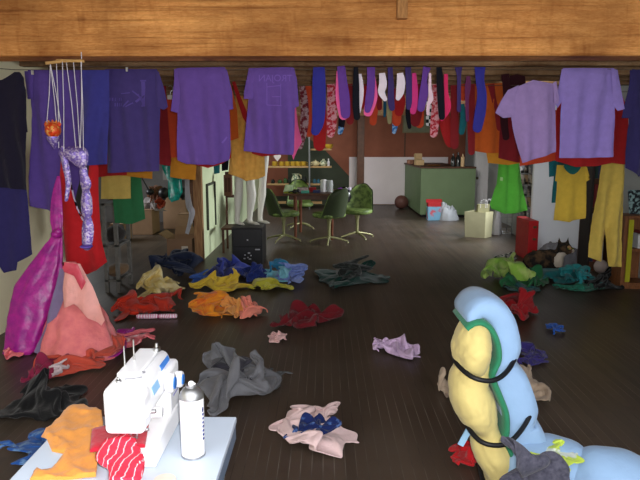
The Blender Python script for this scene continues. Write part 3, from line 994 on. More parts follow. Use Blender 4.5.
GB = 'red and orange clothes on the second clothesline'
B = [
    ('dark red and white printed scarf hanging beside the hot pink cloth', [(302, 86, 6), (304.5, 105, 8), (304, 128, 8), (300, 147, 5)], f_scarf, 0, 'scarf', 'scarf'),
    ('slim orange red sock to one side of the large royal blue sock', [(308.5, 86, 6), (308.5, 112, 6.5), (309.5, 134, 6)], f_orred, .02, 'sock', 'sock'),
    ('large red sock hanging below the royal blue sock', [(320, 92, 10), (320, 120, 13.5), (319.5, 145, 12)], f_red, 0, 'sock', 'sock'),
    ('red and white plaid sock beside the large royal blue sock', [(331, 84, 8), (332, 105, 9.5), (331.5, 124, 10), (330.5, 134, 7.5)], f_plaid, 0, 'sock', 'sock'),
    ('crimson sock behind the wide purple sock', [(349, 84, 7), (350, 105, 8.5), (350, 121, 7.5)], f_crim, .01, 'sock', 'sock'),
    ('red sock behind the purple and pink sock pair', [(364, 84, 11), (362, 100, 9), (361, 106, 6)], f_red, .03, 'sock', 'sock'),
    ('orange red sock with a rounded toe below the purple and pink pair', [(375, 84, 8), (374.5, 105, 8), (373, 122, 7)], f_orred, 0, 'sock', 'sock'),
    ('short crimson sock behind the first white sock', [(379, 84, 6), (379, 98, 6.5), (379.5, 108, 5)], f_crim, -.02, 'sock', 'sock'),
    ('thin dark blue sock hanging behind the first white sock', [(384.5, 92, 2.5), (385, 108, 3.4), (384.5, 116, 2.5)], f_bteal, .02, 'sock', 'sock'),
    ('pale olive sock with a tapered toe', [(388.5, 98, 3), (389, 112, 5), (389.5, 122, 4)], f_olive, 0, 'sock', 'sock'),
    ('red sock swelling out below the second white sock', [(396, 88, 7), (400, 100, 11), (399, 112, 8.5)], f_red, -.02, 'sock', 'sock'),
    ('orange red sock under the swelling red sock, above a blue toe', [(397.5, 105, 10), (396.5, 122, 8.5)], f_orred, .02, 'sock', 'sock'),
    ('blue patterned sock toe dangling below the orange red sock', [(396, 112, 4), (395, 125, 5.5), (394, 132, 4)], f_bpat, .04, 'sock', 'sock'),
    ('crimson rounded sock below the violet and magenta socks', [(419, 84, 6), (417, 108, 11.5), (415.5, 122, 9.5)], f_dred, 0, 'sock', 'sock'),
    ('orange red sock edging out behind the crimson rounded one', [(419.5, 104, 9), (419.5, 124, 8.5)], f_orred, .03, 'sock', 'sock'),
    ('black sock with white check beside the thin pink stocking', [(429, 100, 5), (429, 114, 6), (428.5, 124, 5)], f_check, .02, 'sock', 'sock'),
    ('red sock printed in white, beside the long black sock', [(435.5, 84, 6), (436, 105, 8.5), (435, 120, 9), (433.5, 134, 7.5)], f_plaid, 0, 'sock', 'sock'),
    ('black sock with a bright blue toe dangling below the pink sock', [(343, 98, 5), (342, 118, 7), (341, 128, 6)], f_black, .02, 'sock', 'sock'),
    ('dark thin stocking hanging behind the indigo sock', [(407.5, 95, 3), (408, 115, 5), (409.5, 127, 4)], f_black, .02, 'sock', 'sock'),
    ('broad red stocking bending below the long black sock', [(441, 100, 7), (445, 122, 12), (448.5, 140, 9), (450, 144, 7)], f_red, .03, 'stocking', 'stocking'),
    ('wide crimson stocking behind the thin violet one', [(454, 85, 7), (454.5, 110, 8), (454.5, 145, 8.5)], f_crim, 0, 'stocking', 'stocking'),
    ('long crimson stocking beside the orange skirt', [(471, 84, 8), (471, 115, 8), (471.5, 152, 6.5)], f_crim, 0, 'stocking', 'stocking'),
    ('red yoke of cloth behind the violet and plum stockings', [(463, 84, 12), (464, 92, 12), (463, 98, 6)], f_orred, .05, 'cloth', 'red_cloth'),
    ('teal scrap of cloth hanging below the violet stocking', [(462, 104, 4), (463.5, 118, 7), (461.5, 132, 6)], f_teal, .03, 'cloth', 'teal_cloth'),
]
for i, (lab, c, m, dy, cat, nm) in enumerate(B):
    o = sock(lab, c, m, Y2 + dy, GB, seed=30 + i * 1.9, cat=cat, name=nm)
tb, _ = sheet('blue_toe', ribbon([(341.5, 127, 6), (340, 132.5, 4.8)]), Y2 + .012, f_bpat, [x for x in C.objects if x.get('label', '').startswith('black sock with a bright blue toe')][0], T=0.028, seed=2)
tb['label'] = 'bright blue toe'

# --- larger clothes on the second line
garment('red_cloth', 'red cloth hanging behind the tee with the emblem and the small hanger', 'cloth', [(152, 84), (166, 86), (171, 160), (170, 166), (158, 164), (152, 150)], Y2, f_crim, GB, seed=50)
garment('orange_cloth', 'orange red cloth between the dark purple tee and the plain purple tee', 'cloth', [(166, 99), (184, 99), (184, 157), (166, 158), (161, 160), (163, 140)], Y2 + .04, f_orred, GB, seed=51)
garment('shorts', 'mustard orange shorts hanging under the plain purple tee', 'shorts', [(171, 140), (198, 140), (195.5, 180), (183, 179), (170, 177)], Y2 + .08, f_must2, GB, seed=52, fold=0.014)
garment('red_shirt', 'red shirt hem curving out below the plain purple tee', 'shirt', [(192, 100), (230, 100), (231, 158), (222, 164), (208, 168), (196, 165)], Y2 - .05, f_red, GB, seed=53)
garment('orange_vest', 'orange vest showing beside the plain purple tee, with thin strap', 'vest', [(226, 110), (229, 84), (231, 84), (233.5, 95), (237, 110), (238.5, 138), (230, 141), (226, 138)], Y2, f_orange, GB, seed=54)
garment('red_strap', 'red strap slung diagonally above the mustard skirt', 'strap', [(232, 82), (235, 81), (240, 95), (247, 112), (247, 124), (243, 118), (236, 96)], Y2 - .02, f_red, GB, seed=55, fold=0.004)
# mustard skirt on a hanger
t = thing('skirt', 'long pleated mustard skirt hanging above the white mannequin legs', 'skirt', PY(247, 180, Y3), GB)
sheet('body', [(236, 98), (258, 97), (264, 140), (265, 176), (258, 179), (246, 181), (236, 176), (228, 174), (231, 140)], Y3, f_must, t, T=0.05, fold=0.03, freq=8, seed=56)
sheet('waistband', [(235.5, 96), (258.5, 95), (258.8, 100), (235.5, 101)], Y3 - .004, f_must, t, T=0.055, fold=0.004, seed=57)
garment('red_cloth', 'red hem curving out below the tee with mirrored lettering', 'cloth', [(247, 110), (290, 110), (288, 154), (262, 156.5), (252, 153.5)], Y2 - .1, f_red, GB, seed=58)
garment('pink_cloth', 'hot pink cloth with a pointed tip beside the mirrored lettering tee', 'cloth', [(289, 108), (296, 106), (298, 125), (302, 142), (297, 151), (293.5, 160), (291, 152), (290, 130)], Y2 - .06, f_pink, GB, seed=59)
# orange skirt with red sash
t = thing('orange_skirt', 'orange skirt with a red sash hanging behind the long royal blue sock', 'skirt', PY(487, 153, Y2), GB)
sheet('body', [(473, 84), (502, 83), (505, 110), (501, 153), (486, 153), (474, 151)], Y2 + .05, f_orange, t, T=0.04, fold=0.02, seed=60)
sheet('sash', ribbon([(491, 84, 7), (494, 100, 5), (498, 115, 6), (500, 128, 6)]), Y2 + .02, f_crim, t, T=0.02, seed=61)
garment('leggings', 'dark maroon leggings folded over the line by the tilted lavender tee', 'leggings', ribbon([(505, 74, 8), (507, 95, 8), (504, 118, 8), (506, 137, 7)]), Y2 - .03, f_maroon, GB, seed=62, fold=0.006)
garment('maroon_shorts', 'dark maroon shorts bunched above the tilted lavender tee', 'shorts', [(510, 76), (517, 74), (525, 76), (526, 88), (520, 92), (512, 96), (508, 88)], Y2 + .02, f_maroon, GB, seed=63)
garment('dark_red_shirt', 'dark red shirt hem below the sleeve of the tilted lavender tee', 'shirt', [(500, 118), (516, 108), (530, 110), (530, 164), (515, 162), (498, 158)], Y2 + .01, f_dred, GB, seed=64)
garment('mustard_cloth', 'mustard orange hem hanging just above the bright green dress', 'cloth', [(486, 140), (520, 140), (521, 163), (508, 165), (488, 163), (486, 152)], Y2 + .1, f_must2, GB, seed=65)
garment('red_shirt', 'large red shirt hanging behind the straight bluish lavender tee', 'shirt', [(557, 100), (565, 84), (618, 84), (628, 110), (628, 165), (612, 163), (597, 166), (576, 167), (556, 161)], Y2 - .2, f_red, GB, seed=66)
garment('orange_shirt', 'orange red shirt hem below the tilted lavender tee', 'shirt', [(520, 110), (562, 110), (566, 158), (548, 162), (520, 166)], Y2 - .12, f_orred, GB, seed=67)
# --- rear line
GR = 'clothes on the rear clothesline'
t = thing('green_dress', 'bright green dress with a gathered top hanging beside the white door', 'dress', PY(509, 213, Y3), GR)
sheet('body', [(500, 128), (517, 128), (519, 160), (522, 183), (527, 210), (519, 213), (505, 214), (492, 209), (490, 204), (497, 184), (499, 160)], Y3 + .1, f_lime, t, T=0.06, fold=0.03, freq=7, seed=70)
sheet('patch', [(500.3, 177), (503, 177.5), (502.6, 181), (500, 180.5)], Y3 + .05, mat('patch_grey', (150, 190, 130), 1.3), t, T=0.01, seed=71)
tt, _ = tee('teal top half hidden behind the yellow cowl top', [(549, 130), (566, 130), (570, 200), (552, 203), (554, 170)], [[(549, 158), (555, 158), (555, 176), (549, 177)]], Y3 + .12, f_teal, 72, GR, 'teal_blouse')
t, f = tee('yellow top with a draped cowl neck and short sleeves', [(558, 165), (586, 166), (586, 185), (585, 218), (569, 222), (553, 220), (556, 190)], [[(557, 165), (561, 165), (561, 182), (555, 181)], [(583, 166), (587, 167), (590, 179), (586, 182)]], Y3, f_ytee, 73, GR, 'cowl_blouse', fold=0.022)
sheet('neckline', smooth_poly([(562, 164), (583, 165), (577, 173), (572, 175), (566, 171)]), Y3 - .03, fab('teal_lining', (24, 96, 92)), t, T=0.012, seed=74)
t = thing('trousers', 'soft yellow trousers hanging full length in front of the dark bookcase', 'trousers', PY(606, 267, Y3), GR)
sheet('body', [(602, 160), (625, 161), (624, 210), (621, 267), (608, 266), (606, 230), (602, 262), (588, 257), (596, 205)], Y3 + .04, f_ytr, t, T=0.07, fold=0.04, freq=8, seed=75)
sheet('waistband', [(601.5, 158), (625.5, 159), (625.6, 164), (601.5, 163)], Y3 + .03, f_ytr, t, T=0.075, fold=0.004, seed=76)
garment('yellow_cloth', 'soft yellow cloth square hanging beside the red dress', 'cloth', [(101, 150), (130, 150), (130.5, 198.5), (116, 199), (101, 199)], Y2 + .2, f_yel, GR, seed=77)
garment('green_cloth', 'emerald green cloth hanging behind the soft yellow square', 'cloth', [(112, 150), (138, 150), (141, 178), (145, 219), (132, 224), (115, 223), (112, 190)], Y2 + .35, f_green, GR, seed=78)
garment('orange_cloth', 'mustard orange strip below the tee with the emblem print', 'cloth', [(100, 140), (153, 140), (152, 179), (126, 176), (100, 174)], Y2 + .1, f_must2, GR, seed=79)
garment('red_cloth', 'narrow red strip under the emblem tee next to the red dress', 'cloth', [(92, 140), (128, 140), (127, 175), (108, 176), (92, 178)], Y2 + .02, f_red, GR, seed=80)
garment('teal_satin', 'shiny teal satin cloth dangling in front of the cardboard boxes', 'cloth', [(160, 140), (172, 140), (173, 176), (182, 178), (183, 192), (179, 200), (172, 202), (169, 198), (168, 180), (162, 168)], Y3, s_teal, GR, seed=81, fold=0.03)
garment('white_cloth', 'long white cloth strip hanging beside the wooden partition post', 'cloth', ribbon([(188, 150, 6), (187, 184, 5), (189, 205, 7), (192, 214, 6), (186.5, 234, 4)], False), 8.15, fab('cool_white', (186, 186, 194), 1.2), GR, seed=82, fold=0.02)
# black hanger with a white sock clip
t = thing('clothes_hanger', 'small wire hanger with a white clip beside the plain purple tee', 'hanger', PY(169, 100, Y2 - .03), None)
pt = [PY(x, y, Y2 - .03) for x, y in ((170, 98), (170.5, 92), (172.5, 90), (172.5, 87), (170.5, 85.5), (168.5, 86.5))]
MB().tube(pt, 0.004).build('hook', M_metal, t)
a = PY(167.5, 95, Y2 - .03); b_ = PY(172.5, 99.5, Y2 - .03)
MB().box((a.x, a.y - .01, b_.z), (b_.x, a.y + .01, a.z)).build('clip', mat('clip_white', (220, 216, 206), 1.0), t, smooth=False, bevel=0.003)
for i, (x, y) in enumerate(((32.5, 72.5), (127, 69.5))):
    a = PY(x, y, Y1 - .035)
    o = MB().box((a.x - .006, a.y - .012, a.z - .016), (a.x - .001, a.y + .012, a.z + .016)).box((a.x + .001, a.y - .012, a.z - .016), (a.x + .006, a.y + .012, a.z + .016)).build('clothespin', mat('clip_white', (220, 216, 206)), smooth=False)
    settag(o, ('white clothespin on the large plain violet shirt', 'white clothespin on top of the emblem tee')[i], 'clothespin', 'clothespins')
# red dress by the left wall
t = thing('red_dress', 'long bright red dress with a deep neckline hanging behind the sequin puppet', 'dress', PY(84, 275, 5.02), None)
sheet('body', [(60, 172), (62, 152), (66, 152), (69, 172), (74, 198), (83, 220), (87, 205), (90, 156), (98, 156), (99, 200), (102, 240), (107, 262), (97, 270), (86, 275), (80, 270), (66, 264), (63, 230), (59, 200)], 5.02, fab('dress_red', (196, 24, 30)), t, T=0.06, fold=0.024, freq=5, seed=90)
sheet('neckline_trim', ribbon([(66.5, 160, 1.6), (71, 185, 1.6), (76, 205, 1.6), (83, 220, 1.4)]), 4.97, fab('sash_white', (170, 160, 190), 1.2), t, T=0.012, seed=91, fold=0.003)
# ------------------------------------------------------------------ marionette
Yp = 4.40
M_stick = mat('stick_wood', (206, 160, 98), 1.0, var=0.15)
M_str = mat('white_string', (222, 216, 222), 0.9, var=0.05)
M_seq = mat('sequin_purple', (120, 96, 176), 1.0, rough=0.25, metal=0.4, rgb2=(190, 172, 206), kind='voronoi', vscale=85, thr=(0.1, 0.6), bump=0.6, bscale=90, spec=0.7)
M_seqo = mat('sequin_orange', (226, 70, 26), 0.9, rough=0.3, metal=0.15, rgb2=(240, 170, 90), kind='voronoi', vscale=60, thr=(0.1, 0.5), bump=0.5, bscale=90)
t = thing('marionette', 'sequinned purple puppet with orange head dangling on strings from the beam', 'puppet', PY(75, 248, Yp))
q = lambda x, y, d=0.0: PY(x, y, Yp) + Vector((0, d, 0))
ct = MB().tube([q(54, 59.5, .05), q(66, 61, -.02), q(84.5, 61, 0)], 0.011)
ct.tube([q(48.5, 64, -.05), q(60, 61.5, 0), q(66, 60.2, .04)], 0.011)
c_ = ct.build('control_bar', M_stick, t)
MB().tube([q(81.5, 60), q(81.3, 52)], 0.003).build('hanging_cord', M_str, t)
for (a, b) in (((51, 64), (48, 124)), ((51, 64), (62, 124)), ((51, 64), (59, 140)), ((57, 62), (60, 148)), ((63, 62), (65, 152)), ((67, 62), (77, 148)), ((74, 62), (81, 148)), ((81.5, 62), (84.5, 150)), ((82, 62), (81.5, 148))):
    MB().tube([q(*a, -.01), q((a[0] + b[0]) / 2 + .4, (a[1] + b[1]) / 2, -.01), q(*b, -.02)], 0.0028, 5).build('string', M_str, t)
hd = q(54.3, 130, -.02)
o = MB().ball(hd, (.056, .048, .056)).ball(hd + Vector((0, -.045, -.005)), (.012, .018, .012)).build('head', M_seqo, t)
cr = MB()
for j in range(7):
    a = PI * j / 6
    cr.tube([hd + Vector((.045 * math.cos(a), 0, .03 + .02 * math.sin(a))), hd + Vector((.058 * math.cos(a), 0, .045 + .025 * math.sin(a)))], [.012, .004], 6)
cr.build('crown', M_seqo, o)
MB().lathe([(.004, -.085), (.03, -.045), (.048, -.01), (.046, 0)], hd + Vector((0, 0, -.045)), 16).build('neck_ruff', M_seq, t)
sheet('torso', smooth_poly([(57, 153), (64, 147), (76, 146), (86, 147), (89, 154), (88, 166), (83, 171), (77, 167), (71, 162), (64, 160)]), Yp, M_seq, t, T=0.07, fold=0.014, freq=10, cell=0.02, seed=4)
for nm, c in (('arm', [(62, 146, 4), (64.5, 160, 7), (68, 180, 5.5), (66.5, 200, 3)]),
              ('leg', [(83, 166, 7), (84, 176, 8.5), (86, 184, 11), (85.5, 190, 7)]),
              ('leg', [(86, 190, 7), (86.5, 200, 11), (87, 212, 11), (87.5, 217, 7)]),
              ('leg', [(87.5, 217, 7), (88, 228, 12), (87.5, 240, 11), (87, 246, 9)])):
    sheet(nm, ribbon(c), Yp, M_seq, t, T=0.055, fold=0.012, freq=10, cell=0.02, seed=len(nm) + c[0][1])
a = q(87.5, 246)
MB().ball(a + Vector((0, -.02, 0)), (.045, .05, .014)).build('shoe', satin('shoe_purple', (96, 70, 170)), t)

# ------------------------------------------------------------------ satin drapes by the left wall
s_mag = satin('magenta', (176, 34, 140), 1.15, rough=0.3, rgb2=(130, 20, 120), var=.3)
s_pk = satin('pink', (236, 132, 130), 1.05, rough=0.42, rgb2=(220, 112, 120))
s_pale = satin('pale_pink', (240, 168, 160), 1.05, rough=0.45)
Yd1 = 4.75


def drape(name, label, rows, m, Yt, Yb, ytop, ybot, thick, pleats, amp, seed, cat='cloth', parent=None):
    """rows (x_left, x_right, y): a cloth tube coming forward from Yt at its top to Yb on the floor"""
    secs = []
    for x0, x1, y in rows:
        t_ = (y - ytop) / (ybot - ytop)
        Y = Yt + (Yb - Yt) * t_
        a = PY(x0, y, Y); b = PY(x1, y, Y)
        secs.append(((a + b) / 2, (b.x - a.x) / 2, thick * (0.5 + t_) * (b.x - a.x), amp))
    secs = secs[::-1]
    mb = loft(fine_sections(secs, 6), 64, pleats, 1.0, seed)
    for v in mb.v:
        v.z = max(v.z, 0.004)
    o = mb.build(name, m, parent, angle=85)
    if label:
        settag(o, label, cat)
    return o


t = drape('magenta_satin', 'shiny magenta satin cloth draped down to the floor from a knot', [(57, 60, 176), (52, 61.5, 196), (50, 62.5, 218), (52, 62, 234), (44, 62, 246), (30, 62, 264), (16, 60, 286), (11, 56, 305), (8, 50, 325), (6, 44, 345), (4, 38, 352)], s_mag, 4.9, 4.6, 176, 352, .22, 7, 0.10, 1.3)
kn = PY(57, 234, 4.76)
MB().ball(kn, (.045, .05, .035)).ball(kn + Vector((.02, -.02, .02)), (.03, .03, .03)).build('knot', s_mag, t)
# the pink mound over a hidden form
t = drape('pink_satin_dress', 'pink satin dress heaped in a tall cone on the floor by the left wall', [(64, 76, 262), (62, 84, 275), (56, 92, 295), (50, 104, 315), (45, 112, 335), (42, 118, 352), (42, 118, 356)], s_pk, 4.75, 4.55, 262, 356, .34, 9, .09, 4.2)
garment('pale_pink_satin', 'pale pink satin panel lying over the side of the pink satin dress', 'cloth', [(66, 262), (80, 264), (92, 285), (105, 320), (101, 326), (88, 318), (74, 304), (64, 308), (62, 290)], 4.40, s_pale, None, seed=95, fold=0.02, T=0.03)
garment('rose_satin', 'rose red satin strip over the top of the pale pink panel', 'cloth', [(62, 262), (78, 264), (86, 282), (82, 290), (74, 276), (64, 272)], 4.34, satin('rose', (206, 70, 90), 1.05), None, seed=96, fold=0.015, T=0.03)
garment('grey_cloth', 'grey violet cloth edge between the magenta satin and the pink dress', 'cloth', [(60, 268), (65, 270), (63, 300), (56, 318), (46, 345), (38, 354), (34, 352), (46, 325)], 4.52, fab('grey_violet', (126, 110, 150), 1.1), None, seed=97)
pile('magenta_hem', 'strip of magenta satin curling round the foot of the pink dress', 'cloth', 62, 117, 333, 358, s_mag, seed=21, hr=.2, lob=.25, dmin=.1)
pile('pink_train', 'pink satin train spread out on the floor beside the pink dress', 'cloth', 90, 143, 334, 356, satin('pink_deep', (222, 112, 120), 1.05), seed=22, hr=.16, lob=.3, lobes=((-8, .5, .3),))
pile('pink_ruffle', 'small pink ruffled hem at the foot of the magenta satin', 'cloth', 2, 24, 346, 359, s_pk, seed=23, hr=.2)

# ------------------------------------------------------------------ clothes on the floor
GP = 'heaps of sorted clothes on the floor'
P = [
    ('cream_clothes', 'cream and pale yellow heap of clothes, tallest of the pale heaps', 133, 175, 271, 296, fab('cream', (214, 196, 140), rgb2=(206, 176, 80), vscale=9, thr=(.4, .62), k=1.25), 1, .42, .25, ()),
    ('navy_clothes', 'large dark navy heap of clothes in front of the labelled cardboard box', 152, 192, 254, 281, fab('pile_navy', (26, 34, 58), k=1.3), 2, .5, .2, ()),
    ('blue_clothes', 'small bright blue garment beside the dark navy heap', 189, 206, 274, 287, fab('pile_blue1', (44, 80, 160), k=1.25), 3, .35, .3, ()),
    ('blue_clothes', 'royal blue heap in front of the black speaker box', 205, 246, 261, 281, fab('pile_blue2', (48, 60, 150), k=1.25), 4, .38, .3, ()),
    ('dark_blue_clothes', 'deep blue heap against the foot of the black box, beside pale aqua', 238, 264, 265, 283, fab('pile_blue3', (30, 46, 118), k=1.25), 5, .42, .25, ()),
    ('aqua_clothes', 'pale aqua heap of clothes between deep blue and pale lavender blue', 257, 292, 268, 284, fab('pile_aqua', (112, 182, 200), k=1.2), 6, .34, .3, ()),
    ('turquoise_cloth', 'small turquoise cloth on top behind the pale aqua heap', 270, 286, 261, 273, fab('pile_turq', (30, 116, 160), k=1.2), 7, .45, .25, ()),
    ('lavender_blue_clothes', 'pale lavender blue patterned heap at the end of the blue row', 277, 305, 266, 283, fab('pile_lavblue', (128, 146, 206), k=1.2, rgb2=(84, 110, 190), vscale=30), 8, .38, .3, ()),
    ('yellow_clothes', 'bright yellow heap with a sleeve stretched out to one side', 190, 243, 275, 293, fab('pile_yellow', (214, 178, 40), k=1.2), 9, .3, .3, ((188, .35, .3),)),
    ('olive_yellow_cloth', 'flat olive yellow cloth in front of the pale aqua heap', 246, 292, 281, 294, fab('pile_olive', (188, 182, 40), k=1.15), 10, .2, .35, ()),
    ('red_clothes', 'bright orange red heap behind the pink striped packet', 109, 151, 295, 317, fab('pile_red', (216, 44, 20), k=1.15), 11, .34, .25, ()),
    ('dark_orange_clothes', 'darker brick red garment at the end of the orange red heap', 139, 172, 295, 314, fab('pile_brick', (196, 46, 28), k=1.15), 12, .3, .3, ()),
    ('orange_clothes', 'bright orange heap below the bright yellow heap', 190, 223, 295, 318, fab('pile_orange', (232, 138, 16), k=1.15, rgb2=(226, 100, 24), vscale=8, thr=(.35, .5)), 13, .45, .25, ()),
    ('apricot_clothes', 'apricot coloured garment next to the bright orange heap', 218, 248, 301, 319, fab('pile_apricot', (234, 152, 64), k=1.15), 14, .36, .3, ()),
    ('salmon_clothes', 'salmon pink garment with a pointed end beside the apricot one', 236, 262, 300, 319, fab('pile_salmon', (236, 128, 106), k=1.15), 15, .34, .25, ((-15, .55, .25),)),
    ('dark_red_clothes', 'dark red flat heap in the middle of the floor', 273, 340, 310, 330, fab('pile_dred', (104, 18, 26), k=1.25), 16, .2, .4, ()),
    ('dark_green_clothes', 'dark bottle green flat heap of clothes in front of the chairs', 318, 388, 268, 290, fab('pile_dgreen', (18, 52, 46), k=1.3), 17, .2, .35, ()),
    ('black_clothes', 'black crumpled garment with a grey edge on top of the bottle green heap', 336, 372, 262, 282, fab('pile_black', (34, 38, 36), k=1.3, rgb2=(80, 84, 80), vscale=16, thr=(.3, .42)), 18, .4, .3, ()),
    ('pale_pink_scrap', 'tiny pale pink crumpled cloth alone on the bare floor', 268, 285, 334, 344, fab('pile_scrap', (228, 178, 176), k=1.1), 19, .35, .45, ()),
    ('lavender_cloth', 'crumpled pale lavender cloth alone beside the padded figure', 376, 420, 342, 360, fab('pile_lav', (196, 164, 202), k=1.1), 20, .24, .4, ()),
    ('grey_clothes', 'large grey heap of clothes behind the spray can', 184, 268, 362, 416, fab('pile_grey', (104, 104, 110), k=1.0), 24, .3, .3, ((195, .2, .3),)),
    ('charcoal_cloth', 'charcoal garment lying on top of the large grey heap', 205, 252, 360, 384, fab('pile_char', (58, 56, 66), k=1.0), 25, .3, .25, ()),
    ('grey_sleeve', 'flat grey sleeve sticking out beside the large grey heap', 252, 286, 374, 390, fab('pile_grey2', (78, 80, 82), k=1.0), 26, .12, .25, ()),
    ('pink_cloth', 'pale pink crumpled cloth in the front middle of the floor', 276, 343, 418, 455, fab('pile_ppink', (232, 196, 196), k=.95), 27, .16, .45, ()),
    ('navy_print_cloth', 'navy printed cloth lying on the pale pink crumpled cloth', 286, 338, 423, 444, fab('pile_navyp', (22, 36, 92), k=1.0, rgb2=(70, 104, 170), vscale=30, thr=(.32, .45)), 28, .22, .4, ()),
    ('black_heap', 'large black heap of clothes near the sewing table', -6, 82, 384, 422, fab('pile_black2', (20, 20, 22), k=1.1), 29, .28, .3, ()),
    ('coral_clothes', 'coral red garment crumpled in front of the pink satin dress', 32, 98, 347, 378, fab('pile_coral', (220, 76, 54), k=1.0), 31, .24, .4, ((-10, .3, .3),)),
    ('raspberry_cloth', 'raspberry pink cloth under the coral red garment', 22, 54, 362, 384, fab('pile_rasp', (150, 34, 70), k=1.0), 32, .16, .4, ()),
    ('white_scrap', 'small white scrap poking out from the coral red garment', 48, 62, 364, 378, fab('pile_white', (214, 190, 196), k=1.0), 33, .3, .35, ()),
    ('blue_print_cloth', 'blue patterned cloth on the floor behind the sewing table', -14, 42, 440, 466, fab('pile_bprint', (30, 84, 170), k=.9, rgb2=(96, 140, 196), vscale=20, thr=(.38, .5)), 34, .14, .25, ()),
    ('red_cloth_heap', 'crimson crumpled cloth behind the head of the padded figure', 506, 544, 292, 321, fab('pile_crim', (156, 20, 26), k=1.15), 35, .5, .35, ()),
    ('red_cloth_scrap', 'small red cloth edge peeping out beside the padded head', 482, 512, 304, 318, fab('pile_crim2', (190, 24, 30), k=1.1), 36, .4, .2, ()),
    ('blue_scrap', 'tiny bright blue scrap alone on the floor by the bookcase', 553, 568, 326, 335, fab('pile_bscrap', (30, 86, 190), k=1.0), 37, .3, .35, ()),
    ('purple_glove', 'dark purple glove lying behind the beige cloth', 516, 540, 344, 360, fab('pile_glove', (54, 44, 120), k=1.0), 38, .22, .35, ()),
    ('purple_glove', 'second dark purple glove, flatter and further to the side', 522, 554, 355, 366, fab('pile_glove', (54, 44, 120)), 39, .16, .3, ()),
    ('beige_cloth', 'beige cloth crumpled on the floor behind the padded figure', 506, 552, 362, 402, fab('pile_beige', (176, 152, 128), k=.95), 41, .15, .35, ()),
    ('beige_scrap', 'beige cloth end showing on the other side of the padded figure', 440, 458, 373, 396, fab('pile_beige', (176, 152, 128)), 41, .4, .3, ()),
    ('lime_clothes', 'lime green heap of clothes beside the lying cat', 490, 532, 260, 286, fab('pile_lime', (122, 168, 50), k=1.3, rgb2=(158, 178, 92), vscale=8, thr=(.35, .6)), 42, .5, .25, ()),
    ('white_print_cloth', 'grey and white printed cloth on top of the lime green heap', 499, 521, 255, 266, fab('pile_wp', (150, 150, 140), k=1.2, rgb2=(40, 44, 40), vscale=26, thr=(.42, .5)), 43, .4, .3, ()),
    ('green_clothes', 'dark green garment spread in front of the lime green heap', 504, 556, 270, 289, fab('pile_green', (28, 92, 52), k=1.3), 44, .26, .35, ()),
    ('blue_green_sleeve', 'dull blue green sleeve lying in front of the green garment', 512, 540, 281, 293, fab('pile_bg', (30, 78, 80), k=1.3), 45, .2, .4, ()),
    ('teal_clothes', 'teal heap of clothes in front of the lying cat', 548, 608, 272, 289, fab('pile_teal', (16, 92, 96), k=1.3), 46, .2, .35, ()),
    ('turquoise_clothes', 'brighter turquoise garment on top of the teal heap', 574, 600, 268, 284, fab('pile_teal2', (24, 122, 128), k=1.3), 47, .3, .3, ()),
    ('green_strip', 'thin green sleeve stretched out in front of the teal heap', 562, 606, 285, 292, fab('pile_strip', (24, 98, 78), k=1.3), 48, .1, .2, ()),
    ('black_cloth', 'black cloth spread on the floor by the wooden bookcase', 596, 630, 272, 292, fab('pile_black3', (14, 14, 16), k=1.1), 49, .2, .3, ()),
]
RAISE = {'navy_print_cloth': .03, 'charcoal_cloth': .075, 'turquoise_clothes': .05, 'turquoise_cloth': .05, 'white_print_cloth': .13, 'black_clothes': .03, 'white_scrap': .03}
for nm, lab, x0, x1, yt, yb, m, sd, hr, lob, lobes in P:
    pile(nm, lab, 'clothes' if 'clothes' in nm or 'heap' in nm else ('glove' if 'glove' in nm else 'cloth'), x0, x1, yt, yb, m, GP, sd, hr, lob, floor=RAISE.get(nm, 0.0), lobes=lobes)

# pink striped packet
a = PH(136, 319, 0); b_ = PH(178, 318.5, 0)
t = thing('rolled_packet', 'pink striped packet rolled long and narrow, lying in front of the orange red heap', 'packet', (a + b_) / 2)
d = b_ - a
mb = MB()
for i in range(2):
    s0, s1 = (0.02, .52) if i == 0 else (.55, .98)
    mb.tube([a + d * s0 + Vector((0, 0, .022)), a + d * (s0 + .03) + Vector((0, 0, .024)), a + d * (s1 - .03) + Vector((0, 0, .024)), a + d * s1 + Vector((0, 0, .022))], [.016, .022, .022, .016], 12)
mb.build('wrapper', mat('packet_pink', (226, 150, 180), 1.1, rough=.35, rgb2=(240, 220, 230), kind='wave', vscale=14), t)
MB().tube([a + d * .5 + Vector((0, 0, .024)), a + d * .57 + Vector((0, 0, .024))], .016, 10).build('band', mat('packet_band', (190, 70, 120), 1.1), t)
# ------------------------------------------------------------------ sewing table and what stands on it
TZ = 0.72
M_tt = mat('table_laminate', (200, 212, 230), .88, rough=.35, var=.05, vscale=3, rgb2=(188, 200, 214))
M_te = mat('table_edge', (110, 126, 150), .8, rough=.5)
tx0, tx1, ty0, ty1 = -0.835, -0.287, 1.12, 1.91
t = thing('sewing_table', 'pale blue grey table under the white sewing machine', 'table', ((tx0 + tx1) / 2, (ty0 + ty1) / 2, 0))
MB().box((tx0, ty0, TZ - .022), (tx1, ty1, TZ)).build('table_top', M_tt, t, smooth=False, bevel=.004)
MB().box((tx0 + .004, ty0 + .004, TZ - .075), (tx0 + .02, ty1 - .004, TZ - .0225)).box((tx1 - .02, ty0 + .004, TZ - .075), (tx1 - .002, ty1 - .004, TZ - .0225)).box((tx0 + .02, ty1 - .02, TZ - .075), (tx1 - .02, ty1 - .004, TZ - .0225)).build('apron', M_te, t, smooth=False, bevel=.003)
for x in (tx0 + .05, tx1 - .05):
    for y in (ty0 + .05, ty1 - .05):
        MB().tube([(x, y, 0), (x, y, TZ - .023)], .016, 12).build('leg', M_metal, t)

